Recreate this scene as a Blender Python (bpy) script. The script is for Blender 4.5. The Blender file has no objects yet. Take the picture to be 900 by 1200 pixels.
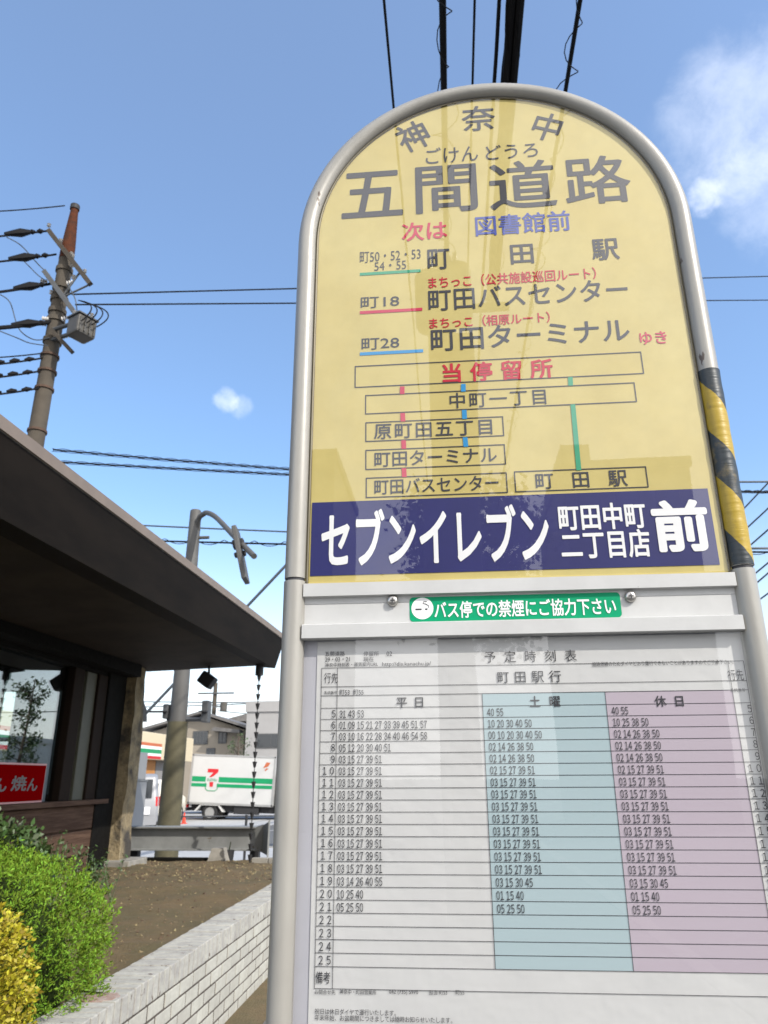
import bpy, bmesh, math, random
from mathutils import Vector, Matrix
R = math.radians
rnd = random.Random(7)
S = bpy.context.scene
COL = S.collection

# ------------------------------------------------------------------ camera
H = 1.5
FPX = 870.0
YAW, PITCH, ROLL = R(5.0), R(19.75), R(-0.3)
fw = Vector((-math.sin(YAW) * math.cos(PITCH), math.cos(YAW) * math.cos(PITCH), math.sin(PITCH)))
rt0 = Vector((math.cos(YAW), math.sin(YAW), 0))
up0 = rt0.cross(fw)
rt = math.cos(ROLL) * rt0 + math.sin(ROLL) * up0
up = -math.sin(ROLL) * rt0 + math.cos(ROLL) * up0
cd = bpy.data.cameras.new("camera")
cd.sensor_fit = 'VERTICAL'
cd.sensor_height = 36.0
cd.lens = FPX / 1200 * 36
cd.clip_start, cd.clip_end = 0.05, 3000
cd.dof.use_dof = True
cd.dof.focus_distance = 0.97
cd.dof.aperture_fstop = 15.0
cam = bpy.data.objects.new("camera", cd)
COL.objects.link(cam)
m3 = Matrix((rt, up, -fw)).transposed()
cam.matrix_world = Matrix.Translation((0, 0, H)) @ m3.to_4x4()
S.camera = cam
EYE = Vector((0, 0, H))

def ray(px, py):
    return fw + rt * ((px - 450) / FPX) + up * ((600 - py) / FPX)
def at(px, py, Y):
    d = ray(px, py); return EYE + d * (Y / d.y)
def atX(px, py, X):
    d = ray(px, py); return EYE + d * (X / d.x)

# ------------------------------------------------------------------ light
SUN_EL, SUN_AZ = R(40), R(128)          # azimuth clockwise from +Y
sun_dir = Vector((math.sin(SUN_AZ) * math.cos(SUN_EL), math.cos(SUN_AZ) * math.cos(SUN_EL), math.sin(SUN_EL)))
ld = bpy.data.lights.new("sun", 'SUN')
ld.energy = 2.3
ld.angle = R(0.6)
ld.color = (1.0, 0.95, 0.87)
lo = bpy.data.objects.new("sun", ld)
COL.objects.link(lo)
lo.rotation_euler = (-sun_dir).to_track_quat('-Z', 'Y').to_euler()
lo.location = sun_dir * 60

S.view_settings.view_transform = 'Standard'
S.view_settings.look = 'None'
S.view_settings.exposure = 0.95
S.view_settings.gamma = 1.0
S.view_settings.use_curve_mapping = False
S.cycles.max_bounces = 8
S.cycles.transparent_max_bounces = 16
S.cycles.use_denoising = True
S.cycles.caustics_reflective = False
S.cycles.caustics_refractive = False

W = bpy.data.worlds.new("World")
S.world = W
W.use_nodes = True
nt = W.node_tree
nt.nodes.clear()
def NN(t, typ, **kw):
    n = t.nodes.new(typ)
    for k, v in kw.items():
        setattr(n, k, v)
    return n
def LK(t, a, b): t.links.new(a, b)
def math_(t, op, a, b=None, clamp=False):
    n = NN(t, 'ShaderNodeMath', operation=op, use_clamp=clamp)
    for i, v in enumerate((a, b)):
        if v is None: continue
        if isinstance(v, (int, float)): n.inputs[i].default_value = v
        else: LK(t, v, n.inputs[i])
    return n.outputs[0]
def mapr(t, v, a, b, c=0.0, d=1.0, smooth=True):
    n = NN(t, 'ShaderNodeMapRange')
    n.interpolation_type = 'SMOOTHSTEP' if smooth else 'LINEAR'
    n.inputs['From Min'].default_value = a; n.inputs['From Max'].default_value = b
    n.inputs['To Min'].default_value = c; n.inputs['To Max'].default_value = d
    LK(t, v, n.inputs['Value'])
    return n.outputs['Result']
def mixc(t, f, a, b, blend='MIX'):
    n = NN(t, 'ShaderNodeMix', data_type='RGBA', blend_type=blend)
    for sock, v in ((n.inputs[0], f), (n.inputs[6], a), (n.inputs[7], b)):
        if isinstance(v, (int, float)): sock.default_value = v
        elif isinstance(v, tuple): sock.default_value = (*v, 1) if len(v) == 3 else v
        else: LK(t, v, sock)
    return n.outputs[2]

sky = NN(nt, 'ShaderNodeTexSky', sky_type='NISHITA')
sky.sun_disc = False
sky.sun_elevation, sky.sun_rotation = SUN_EL, SUN_AZ
sky.air_density, sky.dust_density, sky.ozone_density = 1.0, 1.2, 1.5
tc = NN(nt, 'ShaderNodeTexCoord')
DIR = tc.outputs['Generated']
def vdot(vec):
    n = NN(nt, 'ShaderNodeVectorMath', operation='DOT_PRODUCT')
    LK(nt, DIR, n.inputs[0]); n.inputs[1].default_value = vec
    return n.outputs['Value']
def noise(t, vec, scale, detail=5, rough=0.55, dist=0.0):
    n = NN(t, 'ShaderNodeTexNoise')
    n.inputs['Scale'].default_value = scale; n.inputs['Detail'].default_value = detail
    n.inputs['Roughness'].default_value = rough; n.inputs['Distortion'].default_value = dist
    if vec is not None: LK(t, vec, n.inputs['Vector'])
    return n.outputs['Fac']
n_big = noise(nt, DIR, 5.0, 6, 0.6, 0.3)
n_mid = noise(nt, DIR, 16.0, 6, 0.62, 0.2)
n_fine = noise(nt, DIR, 34.0, 5, 0.6, 0.2)
def cloud(px, py, deg, nz, amt, lo_, hi_):
    c = ray(px, py).normalized()
    d = vdot(c)
    rad = mapr(nt, d, math.cos(R(deg)), math.cos(R(deg * 0.15)), 0.0, 1.0)
    v = math_(nt, 'ADD', rad, math_(nt, 'MULTIPLY', math_(nt, 'SUBTRACT', nz, 0.5), amt))
    return math_(nt, 'MULTIPLY', mapr(nt, v, lo_, hi_), mapr(nt, rad, 0.0, 0.35))
fronts = [(cloud(872, 135, 6.6, n_mid, 1.7, 0.15, 1.5), 0.36),
          (cloud(930, 215, 6.0, n_mid, 1.7, 0.2, 1.5), 0.30),
          (cloud(826, 231, 1.7, n_fine, 2.2, 0.25, 1.4), 0.42),
          (cloud(264, 469, 1.25, n_fine, 2.2, 0.2, 1.4), 0.34),
          (cloud(284, 477, 1.3, n_fine, 2.2, 0.3, 1.5), 0.2)]
col = sky.outputs['Color']
# a slightly richer blue overhead, paler air towards the horizon
up_z = vdot((0, 0, 1))
hs = NN(nt, 'ShaderNodeHueSaturation')
hs.inputs['Saturation'].default_value = 1.25
hs.inputs['Value'].default_value = 1.0
LK(nt, col, hs.inputs['Color'])
col = hs.outputs['Color']
low = mapr(nt, up_z, 0.0, 0.43, 1.0, 0.0)
low = math_(nt, 'MULTIPLY', low, low)
col = mixc(nt, math_(nt, 'ADD', math_(nt, 'MULTIPLY', low, 0.72), 0.085), col, (6.0, 6.2, 6.4))
for mask, a in fronts:
    col = mixc(nt, math_(nt, 'MULTIPLY', mask, a), col, (5.6, 5.8, 6.3))
# unseen bright haze added behind the viewer to whiten the sign's reflections
rear = mapr(nt, vdot((0.25, -0.97, 0.0)), 0.05, 0.75)
veil = mapr(nt, n_big, 0.28, 0.62, 0.55, 1.0)
col = mixc(nt, math_(nt, 'MULTIPLY', rear, veil), col, (8.2, 8.1, 8.1))
bg = NN(nt, 'ShaderNodeBackground')
bg.inputs['Strength'].default_value = 0.142
LK(nt, col, bg.inputs['Color'])
wo = NN(nt, 'ShaderNodeOutputWorld')
LK(nt, bg.outputs[0], wo.inputs['Surface'])

# ------------------------------------------------------------------ materials
def mat(name, c, rough=0.6, metal=0.0, var=0.0, scale=8.0, c2=None, bump=0.0, bscale=60.0, spec=0.5,
        spots=None, spot_scale=30.0, spot_lo=0.66, spot_w=0.03, stretch=None, island=0.0):
    m = bpy.data.materials.new(name)
    m.use_nodes = True
    t = m.node_tree
    b = t.nodes['Principled BSDF']
    b.inputs['Roughness'].default_value = rough
    b.inputs['Metallic'].default_value = metal
    b.inputs['Specular IOR Level'].default_value = spec
    b.inputs['Base Color'].default_value = (*c, 1)
    tcn = NN(t, 'ShaderNodeTexCoord')
    vec = tcn.outputs['Object']
    if stretch:
        mp = NN(t, 'ShaderNodeMapping'); mp.inputs['Scale'].default_value = stretch
        LK(t, vec, mp.inputs['Vector']); vec = mp.outputs['Vector']
    out = None
    if var or c2:
        f = mapr(t, noise(t, vec, scale, 6, 0.62), 0.32, 0.68)
        cc = c2 if c2 else tuple(max(0, x * (1 - var)) for x in c)
        out = mixc(t, f, c, cc)
        if var and c2:
            f2 = noise(t, vec, scale * 4.7, 4, 0.6)
            out = mixc(t, mapr(t, f2, 0.3, 0.7, 0, var), out, tuple(x * 0.5 for x in c))
    if island:
        g = NN(t, 'ShaderNodeNewGeometry')
        hsv = NN(t, 'ShaderNodeHueSaturation')
        LK(t, mapr(t, g.outputs['Random Per Island'], 0, 1, 1 - island, 1 + island, False), hsv.inputs['Value'])
        LK(t, mapr(t, g.outputs['Random Per Island'], 0, 1, 0.5 - island * .05, 0.5 + island * .05, False), hsv.inputs['Hue'])
        if out is not None: LK(t, out, hsv.inputs['Color'])
        else: hsv.inputs['Color'].default_value = (*c, 1)
        out = hsv.outputs['Color']
    if spots:
        f = mapr(t, noise(t, vec, spot_scale, 4, 0.6), spot_lo, spot_lo + spot_w)
        out = mixc(t, f, out if out is not None else c, spots)
    if out is not None:
        LK(t, out, b.inputs['Base Color'])
    if bump:
        bn = NN(t, 'ShaderNodeBump')
        bn.inputs['Strength'].default_value = bump
        bn.inputs['Distance'].default_value = 0.02
        LK(t, noise(t, vec, bscale, 5, 0.6), bn.inputs['Height'])
        LK(t, bn.outputs['Normal'], b.inputs['Normal'])
    return m

def sheet_mat(name, gain, tint=(1, 1, 1), ior=1.5, rough=0.0, wav=0.0):
    """clear glossy sheet: lets light through and mirrors the sky by Fresnel"""
    m = bpy.data.materials.new(name)
    m.use_nodes = True
    t = m.node_tree
    t.nodes.clear()
    lwn = NN(t, 'ShaderNodeLayerWeight'); lwn.inputs['Blend'].default_value = 0.5
    f0 = ((ior - 1) / (ior + 1)) ** 2
    frs = math_(t, 'ADD', math_(t, 'MULTIPLY', math_(t, 'POWER', lwn.outputs['Facing'], 5.0), 1 - f0), f0)
    g = NN(t, 'ShaderNodeBsdfGlossy'); g.inputs['Roughness'].default_value = rough
    tr = NN(t, 'ShaderNodeBsdfTransparent'); tr.inputs['Color'].default_value = (*tint, 1)
    if wav:
        tcn = NN(t, 'ShaderNodeTexCoord')
        bn = NN(t, 'ShaderNodeBump'); bn.inputs['Strength'].default_value = wav; bn.inputs['Distance'].default_value = 0.01
        LK(t, noise(t, tcn.outputs['Object'], 6.0, 2, 0.5), bn.inputs['Height'])
        LK(t, bn.outputs['Normal'], g.inputs['Normal'])
    mx = NN(t, 'ShaderNodeMixShader')
    LK(t, math_(t, 'MULTIPLY', frs, gain, True), mx.inputs[0])
    LK(t, tr.outputs[0], mx.inputs[1]); LK(t, g.outputs[0], mx.inputs[2])
    o = NN(t, 'ShaderNodeOutputMaterial')
    LK(t, mx.outputs[0], o.inputs['Surface'])
    return m

# ------------------------------------------------------------------ mesh helpers
class MB:
    def __init__(s): s.v = []; s.f = []
    def add(s, vs, fs):
        n = len(s.v); s.v += [Vector(v) for v in vs]; s.f += [tuple(i + n for i in f) for f in fs]; return s
    def box(s, lo, hi, M=None):
        (a, b, c), (d, e, f) = lo, hi
        vs = [Vector(p) for p in ((a,b,c),(d,b,c),(d,e,c),(a,e,c),(a,b,f),(d,b,f),(d,e,f),(a,e,f))]
        if M is not None: vs = [M @ v for v in vs]
        return s.add(vs, [(0,3,2,1),(4,5,6,7),(0,1,5,4),(1,2,6,5),(2,3,7,6),(3,0,4,7)])
    def cbox(s, lo, hi, b=0.004, M=None):
        """box with chamfered edges"""
        bm = bmesh.new()
        bmesh.ops.create_cube(bm, size=1.0)
        lo, hi = Vector(lo), Vector(hi)
        for v in bm.verts:
            v.co = Vector([lo[i] + (v.co[i] + .5) * (hi[i] - lo[i]) for i in range(3)])
        bmesh.ops.bevel(bm, geom=list(bm.edges), offset=b, segments=2, profile=0.6, affect='EDGES')
        bm.verts.index_update()
        vs = [(M @ v.co) if M is not None else v.co.copy() for v in bm.verts]
        fs = [tuple(v.index for v in f.verts) for f in bm.faces]
        bm.free()
        return s.add(vs, fs)
    def tube(s, pts, r, n=10, caps=True):
        pts = [Vector(p) for p in pts]
        rs = r if isinstance(r, (list, tuple)) else [r] * len(pts)
        vs, fs = [], []
        prev = None
        for i, p in enumerate(pts):
            d = (pts[min(i + 1, len(pts) - 1)] - pts[max(i - 1, 0)])
            d = d.normalized() if d.length > 1e-9 else Vector((0, 0, 1))
            if prev is None:
                a = Vector((1, 0, 0)) if abs(d.x) < .8 else Vector((0, 1, 0))
                u = d.cross(a).normalized()
            else:
                u = (prev - d * prev.dot(d)).normalized()
            prev = u
            w = d.cross(u)
            for k in range(n):
                t = 2 * math.pi * k / n
                vs.append(p + (u * math.cos(t) + w * math.sin(t)) * rs[i])
        for i in range(len(pts) - 1):
            for k in range(n):
                a, b = i * n + k, i * n + (k + 1) % n
                fs.append((a, b, b + n, a + n))
        if caps:
            fs.append(tuple(range(n - 1, -1, -1)))
            fs.append(tuple((len(pts) - 1) * n + k for k in range(n)))
        return s.add(vs, fs)
    def prism(s, poly, ext, axis='y'):
        """poly: list of (a,b); axis y -> (x,z) polygon extruded over y range"""
        n = len(poly); vs = []
        for e in ext:
            for a, b in poly:
                vs.append((a, e, b) if axis == 'y' else (e, a, b) if axis == 'x' else (a, b, e))
        fs = [tuple(range(n)), tuple(range(2 * n - 1, n - 1, -1))]
        fs += [(i, n + i, n + (i + 1) % n, (i + 1) % n) for i in range(n)]
        return s.add(vs, fs)
    def quad(s, a, b, c, d): return s.add([a, b, c, d], [(0, 1, 2, 3)])
    def blob(s, c, r, sub=2, jit=0.15, rn=rnd):
        bm = bmesh.new()
        bmesh.ops.create_icosphere(bm, subdivisions=sub, radius=1.0)
        bm.verts.index_update()
        c = Vector(c); r = Vector(r)
        vs = []
        for v in bm.verts:
            k = 1 + rn.uniform(-jit, jit)
            vs.append(c + Vector((v.co.x * r.x, v.co.y * r.y, v.co.z * r.z)) * k)
        fs = [tuple(v.index for v in f.verts) for f in bm.faces]
        bm.free()
        return s.add(vs, fs)

def rootloc(o):
    while o.parent: o = o.parent
    return o
def build(name, mb, m, parent=None, smooth=False, local=False, loc=None, fixn=True):
    me = bpy.data.meshes.new(name)
    off = Vector((0, 0, 0))
    if parent is not None and not local:
        off = rootloc(parent)['_l'] if False else Vector(LOC[rootloc(parent).name])
    elif loc is not None:
        off = Vector(loc)
    me.from_pydata([v - off for v in mb.v], [], mb.f)
    if fixn:
        bm = bmesh.new(); bm.from_mesh(me)
        bmesh.ops.recalc_face_normals(bm, faces=bm.faces)
        bm.to_mesh(me); bm.free()
    if smooth:
        me.polygons.foreach_set('use_smooth', [True] * len(me.polygons))
        try:
            me.set_sharp_from_angle(angle=R(40))
        except Exception: pass
    if m: me.materials.append(m)
    o = bpy.data.objects.new(name, me)
    COL.objects.link(o)
    if parent is not None: o.parent = parent
    elif loc is not None: o.location = loc
    return o
LOC = {}
def thing(name, label, cat, loc, group=None, rz=0.0):
    o = bpy.data.objects.new(name, None)
    COL.objects.link(o)
    o.empty_display_size = 0.2
    o.location = loc; o.rotation_euler = (0, 0, rz)
    LOC[o.name] = tuple(loc)
    return tag(o, label, cat, group)
def tag(o, label, cat, group=None, kind=None):
    if label: o['label'] = label
    if cat: o['category'] = cat
    if group: o['group'] = group
    if kind: o['kind'] = kind
    return o
def copy_tree(o, parent=None):
    c = o.copy(); COL.objects.link(c)
    if parent is not None: c.parent = parent
    for ch in list(o.children): copy_tree(ch, c)
    return c

# ------------------------------------------------------------------ palette
M_alu = mat("painted_aluminium", (0.52, 0.52, 0.51), 0.45, 0.05, var=0.10, scale=14, spots=(0.12, 0.09, 0.07), spot_scale=70, spot_lo=0.735)
M_tube = mat("tube_paint", (0.36, 0.347, 0.315), 0.38, 0.15, var=0.16, scale=7, stretch=(1, 1, .35), spots=(0.10, 0.075, 0.06), spot_scale=42, spot_lo=0.685, bump=.03, bscale=90)
M_rim = mat("rim_metal", (0.13, 0.115, 0.08), 0.45, 0.6)
M_panel = mat("cream_panel", (0.525, 0.420, 0.128), 0.55, var=0.14, scale=5, c2=(0.565, 0.47, 0.17), spots=(0.42, 0.32, 0.16), spot_scale=120, spot_lo=0.76)
M_ink = mat("dark_grey_ink", (0.030, 0.030, 0.038), 0.5)
M_red = mat("red_ink", (0.48, 0.0, 0.02), 0.5)
M_rose = mat("faded_red_ink", (0.50, 0.015, 0.06), 0.5)
M_blueink = mat("blue_ink", (0.05, 0.075, 0.33), 0.5)
M_greenline = mat("green_ink", (0.03, 0.30, 0.16), 0.5)
M_blueline = mat("light_blue_ink", (0.01, 0.24, 0.52), 0.5)
M_navy = mat("navy_strip", (0.010, 0.011, 0.125), 0.5, var=.2, scale=6)
M_white = mat("white_ink", (0.80, 0.80, 0.80), 0.5)
M_paper = mat("paper", (0.56, 0.56, 0.55), 0.7, var=0.05, scale=3, bump=.35, bscale=4)
M_satblue = mat("pale_blue_print", (0.355, 0.455, 0.48), 0.7)
M_lav = mat("lavender_print", (0.43, 0.372, 0.425), 0.7)
M_black = mat("black_print", (0.03, 0.03, 0.035), 0.6)
M_gsticker = mat("green_sticker", (0.0, 0.30, 0.135), 0.45, var=.08, scale=9, spec=.2)
M_steel = mat("stainless_screw", (0.45, 0.43, 0.40), 0.28, 0.9)
M_backing = mat("board_backing", (0.43, 0.43, 0.47), 0.5, var=.05)
M_sheet = sheet_mat("clear_face_sheet", 1.9, ior=1.5, wav=0.006)
M_sheet2 = sheet_mat("clear_cover_sheet", 1.7, ior=1.5, wav=0.012)

# hazard tape: diagonal yellow and black wrapped round the tube
def hazard_mat(xr, yr):
    m = bpy.data.materials.new("hazard_tape"); m.use_nodes = True
    t = m.node_tree; b = t.nodes['Principled BSDF']
    b.inputs['Roughness'].default_value = 0.42
    tcn = NN(t, 'ShaderNodeTexCoord')
    sp = NN(t, 'ShaderNodeSeparateXYZ'); LK(t, tcn.outputs['Object'], sp.inputs[0])
    ang = math_(t, 'ARCTAN2', math_(t, 'SUBTRACT', sp.outputs[0], xr), math_(t, 'SUBTRACT', yr, sp.outputs[1]))
    v = math_(t, 'ADD', sp.outputs[2], math_(t, 'MULTIPLY', ang, 0.021))
    nz = noise(t, tcn.outputs['Object'], 120, 3)
    v = math_(t, 'ADD', v, math_(t, 'MULTIPLY', math_(t, 'SUBTRACT', nz, .5), 0.004))
    fr = math_(t, 'FRACT', math_(t, 'DIVIDE', math_(t, 'SUBTRACT', v, 1.708), 0.141))
    st = math_(t, 'GREATER_THAN', fr, 0.47)
    c = mixc(t, st, (0.022, 0.03, 0.035), (0.40, 0.275, 0.022))
    dirt = mapr(t, noise(t, tcn.outputs['Object'], 38, 6, .7), 0.55, 0.72)
    c = mixc(t, math_(t, 'MULTIPLY', dirt, .75), c, (0.16, 0.12, 0.05))
    # creases across the tape
    mp = NN(t, 'ShaderNodeMapping'); mp.inputs['Scale'].default_value = (8, 8, 75)
    LK(t, tcn.outputs['Object'], mp.inputs['Vector'])
    cr = mapr(t, noise(t, mp.outputs['Vector'], 1.0, 3, .5, .6), 0.66, 0.70)
    c = mixc(t, math_(t, 'MULTIPLY', cr, .6), c, (0.07, 0.05, 0.03))
    chip = mapr(t, noise(t, tcn.outputs['Object'], 85, 2, .5), 0.735, 0.75)
    c = mixc(t, chip, c, (0.40, 0.20, 0.06))
    LK(t, c, b.inputs['Base Color'])
    bn = NN(t, 'ShaderNodeBump'); bn.inputs['Strength'].default_value = .5; bn.inputs['Distance'].default_value = .002
    LK(t, noise(t, mp.outputs['Vector'], 2.0, 4), bn.inputs['Height']); LK(t, bn.outputs['Normal'], b.inputs['Normal'])
    return m

M_brick = mat("white_painted_brick", (0.50, 0.485, 0.42), 0.75, var=0.25, scale=9, c2=(0.42, 0.40, 0.345), bump=.25, bscale=120,
              spots=(0.25, 0.13, 0.08), spot_scale=22, spot_lo=0.72, island=.07)
M_coping = mat('dirty_white_coping', (0.48, 0.465, 0.405), 0.8, var=0.3, scale=14, c2=(0.36, 0.34, 0.31), bump=.3, bscale=120, spots=(0.16, 0.13, 0.11), spot_scale=16, spot_lo=0.64, island=.10)
M_barebrick = mat("bare_red_brick", (0.27, 0.155, 0.115), 0.9, c2=(0.40, 0.33, 0.29), var=.3, scale=26)
M_mortar = mat("dirty_mortar", (0.10, 0.082, 0.066), 0.95, var=.4, scale=20)
M_soil = mat("brown_soil", (0.165, 0.113, 0.052), 0.95, c2=(0.118, 0.095, 0.042), var=.35, scale=3.2, bump=.9, bscale=55)
M_clod = mat("soil_crumbs", (0.165, 0.120, 0.068), 0.95, island=.6)
M_asphalt = mat("asphalt", (0.14, 0.14, 0.137), 0.9, var=.2, scale=40, c2=(0.115, 0.115, 0.113), bump=.2, bscale=200)
M_pave = mat("pavement", (0.17, 0.165, 0.155), 0.9, var=.3, scale=6, c2=(0.13, 0.12, 0.11), bump=.3, bscale=150)
M_ground = mat("far_ground", (0.13, 0.13, 0.12), 0.95, var=.2, scale=.2)
M_lot = mat("concrete_lot", (0.42, 0.42, 0.415), 0.9, var=.15, scale=2)
M_mark = mat("road_paint", (0.62, 0.62, 0.60), 0.8, var=.2, scale=8)
M_eave = mat("roof_trim", (0.21, 0.165, 0.13), 0.6, var=.15, scale=4)
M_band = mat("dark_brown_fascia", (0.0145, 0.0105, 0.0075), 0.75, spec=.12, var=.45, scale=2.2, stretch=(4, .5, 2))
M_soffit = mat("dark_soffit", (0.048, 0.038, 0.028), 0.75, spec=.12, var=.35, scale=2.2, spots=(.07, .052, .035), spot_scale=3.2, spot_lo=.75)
M_timber = mat("old_timber", (0.070, 0.040, 0.027), 0.8, spec=.12, c2=(0.13, 0.080, 0.055), var=.3, scale=3.5, stretch=(3, .5, 9), bump=.3, bscale=10)
M_blackwood = mat("black_stained_wood", (0.010, 0.009, 0.0075), 0.8, spec=.08, var=.3, scale=12, bump=.3, bscale=30)
M_frame = mat("window_frame_brown", (0.020, 0.013, 0.009), 0.75, spec=.1)
M_olive = mat("olive_panel", (0.085, 0.082, 0.055), 0.6, var=.1)
M_glass = sheet_mat("window_glass", 4.2, tint=(0.78, 0.86, 0.83), ior=1.5)
M_inside = mat("dim_interior_wall", (0.16, 0.17, 0.155), 0.8, var=.1, scale=2)
M_roof = mat("roof_sheet", (0.12, 0.11, 0.10), 0.7)
M_signred = mat("red_board", (0.20, 0.0008, 0.0015), 0.8, spec=0)
M_pinkedge = mat("pale_pink_edge", (0.62, 0.33, 0.31), 0.5)
M_greychar = mat("dull_silver_lettering", (0.13, 0.14, 0.13), 0.6)
M_conc = mat("concrete", (0.33, 0.31, 0.27), 0.9, var=.3, scale=6, bump=.3, bscale=80)
M_pole = mat("concrete_pole", (0.085, 0.070, 0.052), 0.9, var=.25, scale=2.5, spots=(.15, .13, .10), spot_scale=14, spot_lo=.7)
M_rust = mat("rusted_steel", (0.105, 0.034, 0.016), 0.9, var=.5, scale=9, c2=(0.055, 0.026, 0.017), spec=.15)
M_rustband = mat('rusty_band', (0.10, 0.06, 0.04), 0.9, var=.4, scale=12)
M_galv = mat("galvanised_steel", (0.095, 0.098, 0.10), 0.6, 0.2, var=.2, scale=5)
M_armtan = mat("weathered_crossarm", (0.062, 0.05, 0.036), 0.85, var=.3, scale=7)
M_beam = mat("grey_painted_beam", (0.265, 0.27, 0.262), 0.6, var=.25, scale=3, spots=(.13, .10, .07), spot_scale=7, spot_lo=.68)
M_cab = mat("grey_cabinet_paint", (0.24, 0.245, 0.25), 0.5, var=.08, scale=2)
M_wire = mat("black_cable", (0.008, 0.008, 0.009), 0.7, spec=.15)
M_wiregrey = mat("grey_cable", (0.05, 0.06, 0.07), 0.5)
M_ins = mat("porcelain_insulator", (0.55, 0.53, 0.50), 0.25)
M_trans = mat("transformer_grey", (0.085, 0.078, 0.066), 0.55, var=.2, scale=5)
M_sleeve = mat("olive_pole_sleeve", (0.092, 0.080, 0.042), 0.75, var=.25, scale=4)
M_sigpole = mat("grey_signal_pole", (0.092, 0.089, 0.083), 0.65, .0, var=.15, scale=4)
M_rubber = mat("tyre_rubber", (0.02, 0.02, 0.021), 0.85)
M_whitepaint = mat("white_vehicle_paint", (0.56, 0.56, 0.545), 0.3, var=.04, scale=2)
M_silver = mat("silver_vehicle_paint", (0.27, 0.275, 0.285), 0.4, .1)
M_cream = mat("cream_vehicle_paint", (0.74, 0.70, 0.60), 0.3)
M_dglass = mat("dark_vehicle_glass", (0.02, 0.024, 0.027), 0.06)
M_lampred = mat("tail_lamp", (0.45, 0.01, 0.012), 0.2)
M_chassis = mat("chassis_black", (0.022, 0.022, 0.024), 0.7)
M_rim2 = mat("steel_wheel", (0.42, 0.42, 0.41), 0.4, .5)
M_logogreen = mat("truck_green", (0.0, 0.27, 0.10), 0.4)
M_logored = mat("logo_red", (0.55, 0.012, 0.02), 0.4)
M_storecream = mat("cream_store_fascia", (0.62, 0.53, 0.36), 0.5)
M_orange = mat("orange_stripe", (0.50, 0.13, 0.05), 0.5)
M_orangewall = mat("orange_wall_panel", (0.55, 0.25, 0.07), 0.6, var=.15, scale=1.2)
M_greywall = mat("grey_render", (0.27, 0.26, 0.25), 0.8, var=.08, scale=1)
M_beige = mat("beige_house_wall", (0.31, 0.27, 0.215), 0.85, var=.12, scale=.8)
M_grayhouse = mat("pale_grey_wall", (0.36, 0.35, 0.34), 0.85, var=.1, scale=.8)
M_paleblock = mat("pale_block_wall", (0.62, 0.62, 0.58), 0.85, var=.08, scale=.6)
M_dimblock = mat('dark_grey_render', (0.10, 0.10, 0.098), 0.85, var=.15, scale=.7)
M_darkroof = mat("dark_roof_tile", (0.17, 0.16, 0.15), 0.7, var=.3, scale=4)
M_pane = mat("dark_house_window", (0.035, 0.04, 0.045), 0.08)
M_cone = mat("red_cone", (0.65, 0.05, 0.02), 0.5)
M_leaf = mat("bright_hedge_leaf", (0.150, 0.245, 0.022), 0.7, island=.5, spec=.12)
M_leafy = mat("yellow_hedge_leaf", (0.35, 0.295, 0.016), 0.55, island=.40)
M_leafd = mat("dark_shrub_leaf", (0.055, 0.095, 0.025), 0.5, island=.45)
M_treeleaf = mat("tree_leaf", (0.045, 0.075, 0.022), 0.6, island=.45)
M_twig = mat("twig_and_shade_core", (0.020, 0.030, 0.008), 0.95, spec=.05)  # also colours the bush cores, darkened as painted shade
M_bark = mat("bark", (0.10, 0.075, 0.055), 0.9, var=.4, scale=10, bump=.5, bscale=30)

# stone pillar: tan face with its shade painted in as dark patches
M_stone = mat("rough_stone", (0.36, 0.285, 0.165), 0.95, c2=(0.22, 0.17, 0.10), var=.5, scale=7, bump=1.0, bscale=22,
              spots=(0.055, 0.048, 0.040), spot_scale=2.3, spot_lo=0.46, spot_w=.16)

# ------------------------------------------------------------------ ground and roads
def sheet(name, x0, x1, y0, y1, z, m):
    return tag(build(name, MB().quad((x0, y0, z), (x1, y0, z), (x1, y1, z), (x0, y1, z)), m), None, None, kind='structure')
sheet('ground', -900, 900, -900, 900, -0.16, M_ground)
sheet('cross_street', -300, 300, 18.82, 33.5, -0.02, M_asphalt)
tag(build('pavement', MB().box((-1.30, -40, -0.15), (1.9, 13.3, 0.0)), M_pave), None, None, kind='structure')
sheet('road', 2.1, 9.5, -120, 18.82, -0.12, M_asphalt)
tag(build('kerb', MB().cbox((1.9, -40, -0.15), (2.1, 13.3, 0.02), .015), M_conc), None, None, kind='structure')
tag(build('corner_pavement', MB().box((-40, 10.62, -0.15), (1.9, 18.6, -0.004)), M_lot), None, None, kind='structure')
tag(build('corner_kerb', MB().cbox((-40, 18.6, -0.15), (1.9, 18.8, 0.01), .015), M_conc), None, None, kind='structure')
sheet('store_forecourt', -40, -6.4, 18.5, 60, -0.012, M_lot)
# dirt strip along the foot of the wall
tag(build('dirt_strip', MB().box((-1.56, -2, -0.15), (-1.30, 10.6, 0.012)), M_soil), None, None, kind='structure')
# zebra crossing and lane lines
zb = MB()
for i in range(5):
    x = -9.4 + i * 0.62
    zb.quad((x, 21.6, -.008), (x + .34, 21.6, -.008), (x + 1.0, 23.6, -.008), (x + .66, 23.6, -.008))
tag(build('crossing_stripes', zb, M_mark), None, None, kind='structure')
lm = MB()
lm.quad((-8.5, 24.6, -.008), (-1.0, 24.6, -.008), (-1.0, 24.78, -.008), (-8.5, 24.78, -.008))
lm.quad((-9.2, 28.0, -.007), (6.0, 28.0, -.007), (6.0, 28.22, -.007), (-9.2, 28.22, -.007))
tag(build('lane_lines', lm, M_mark), None, None, kind='structure')

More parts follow.
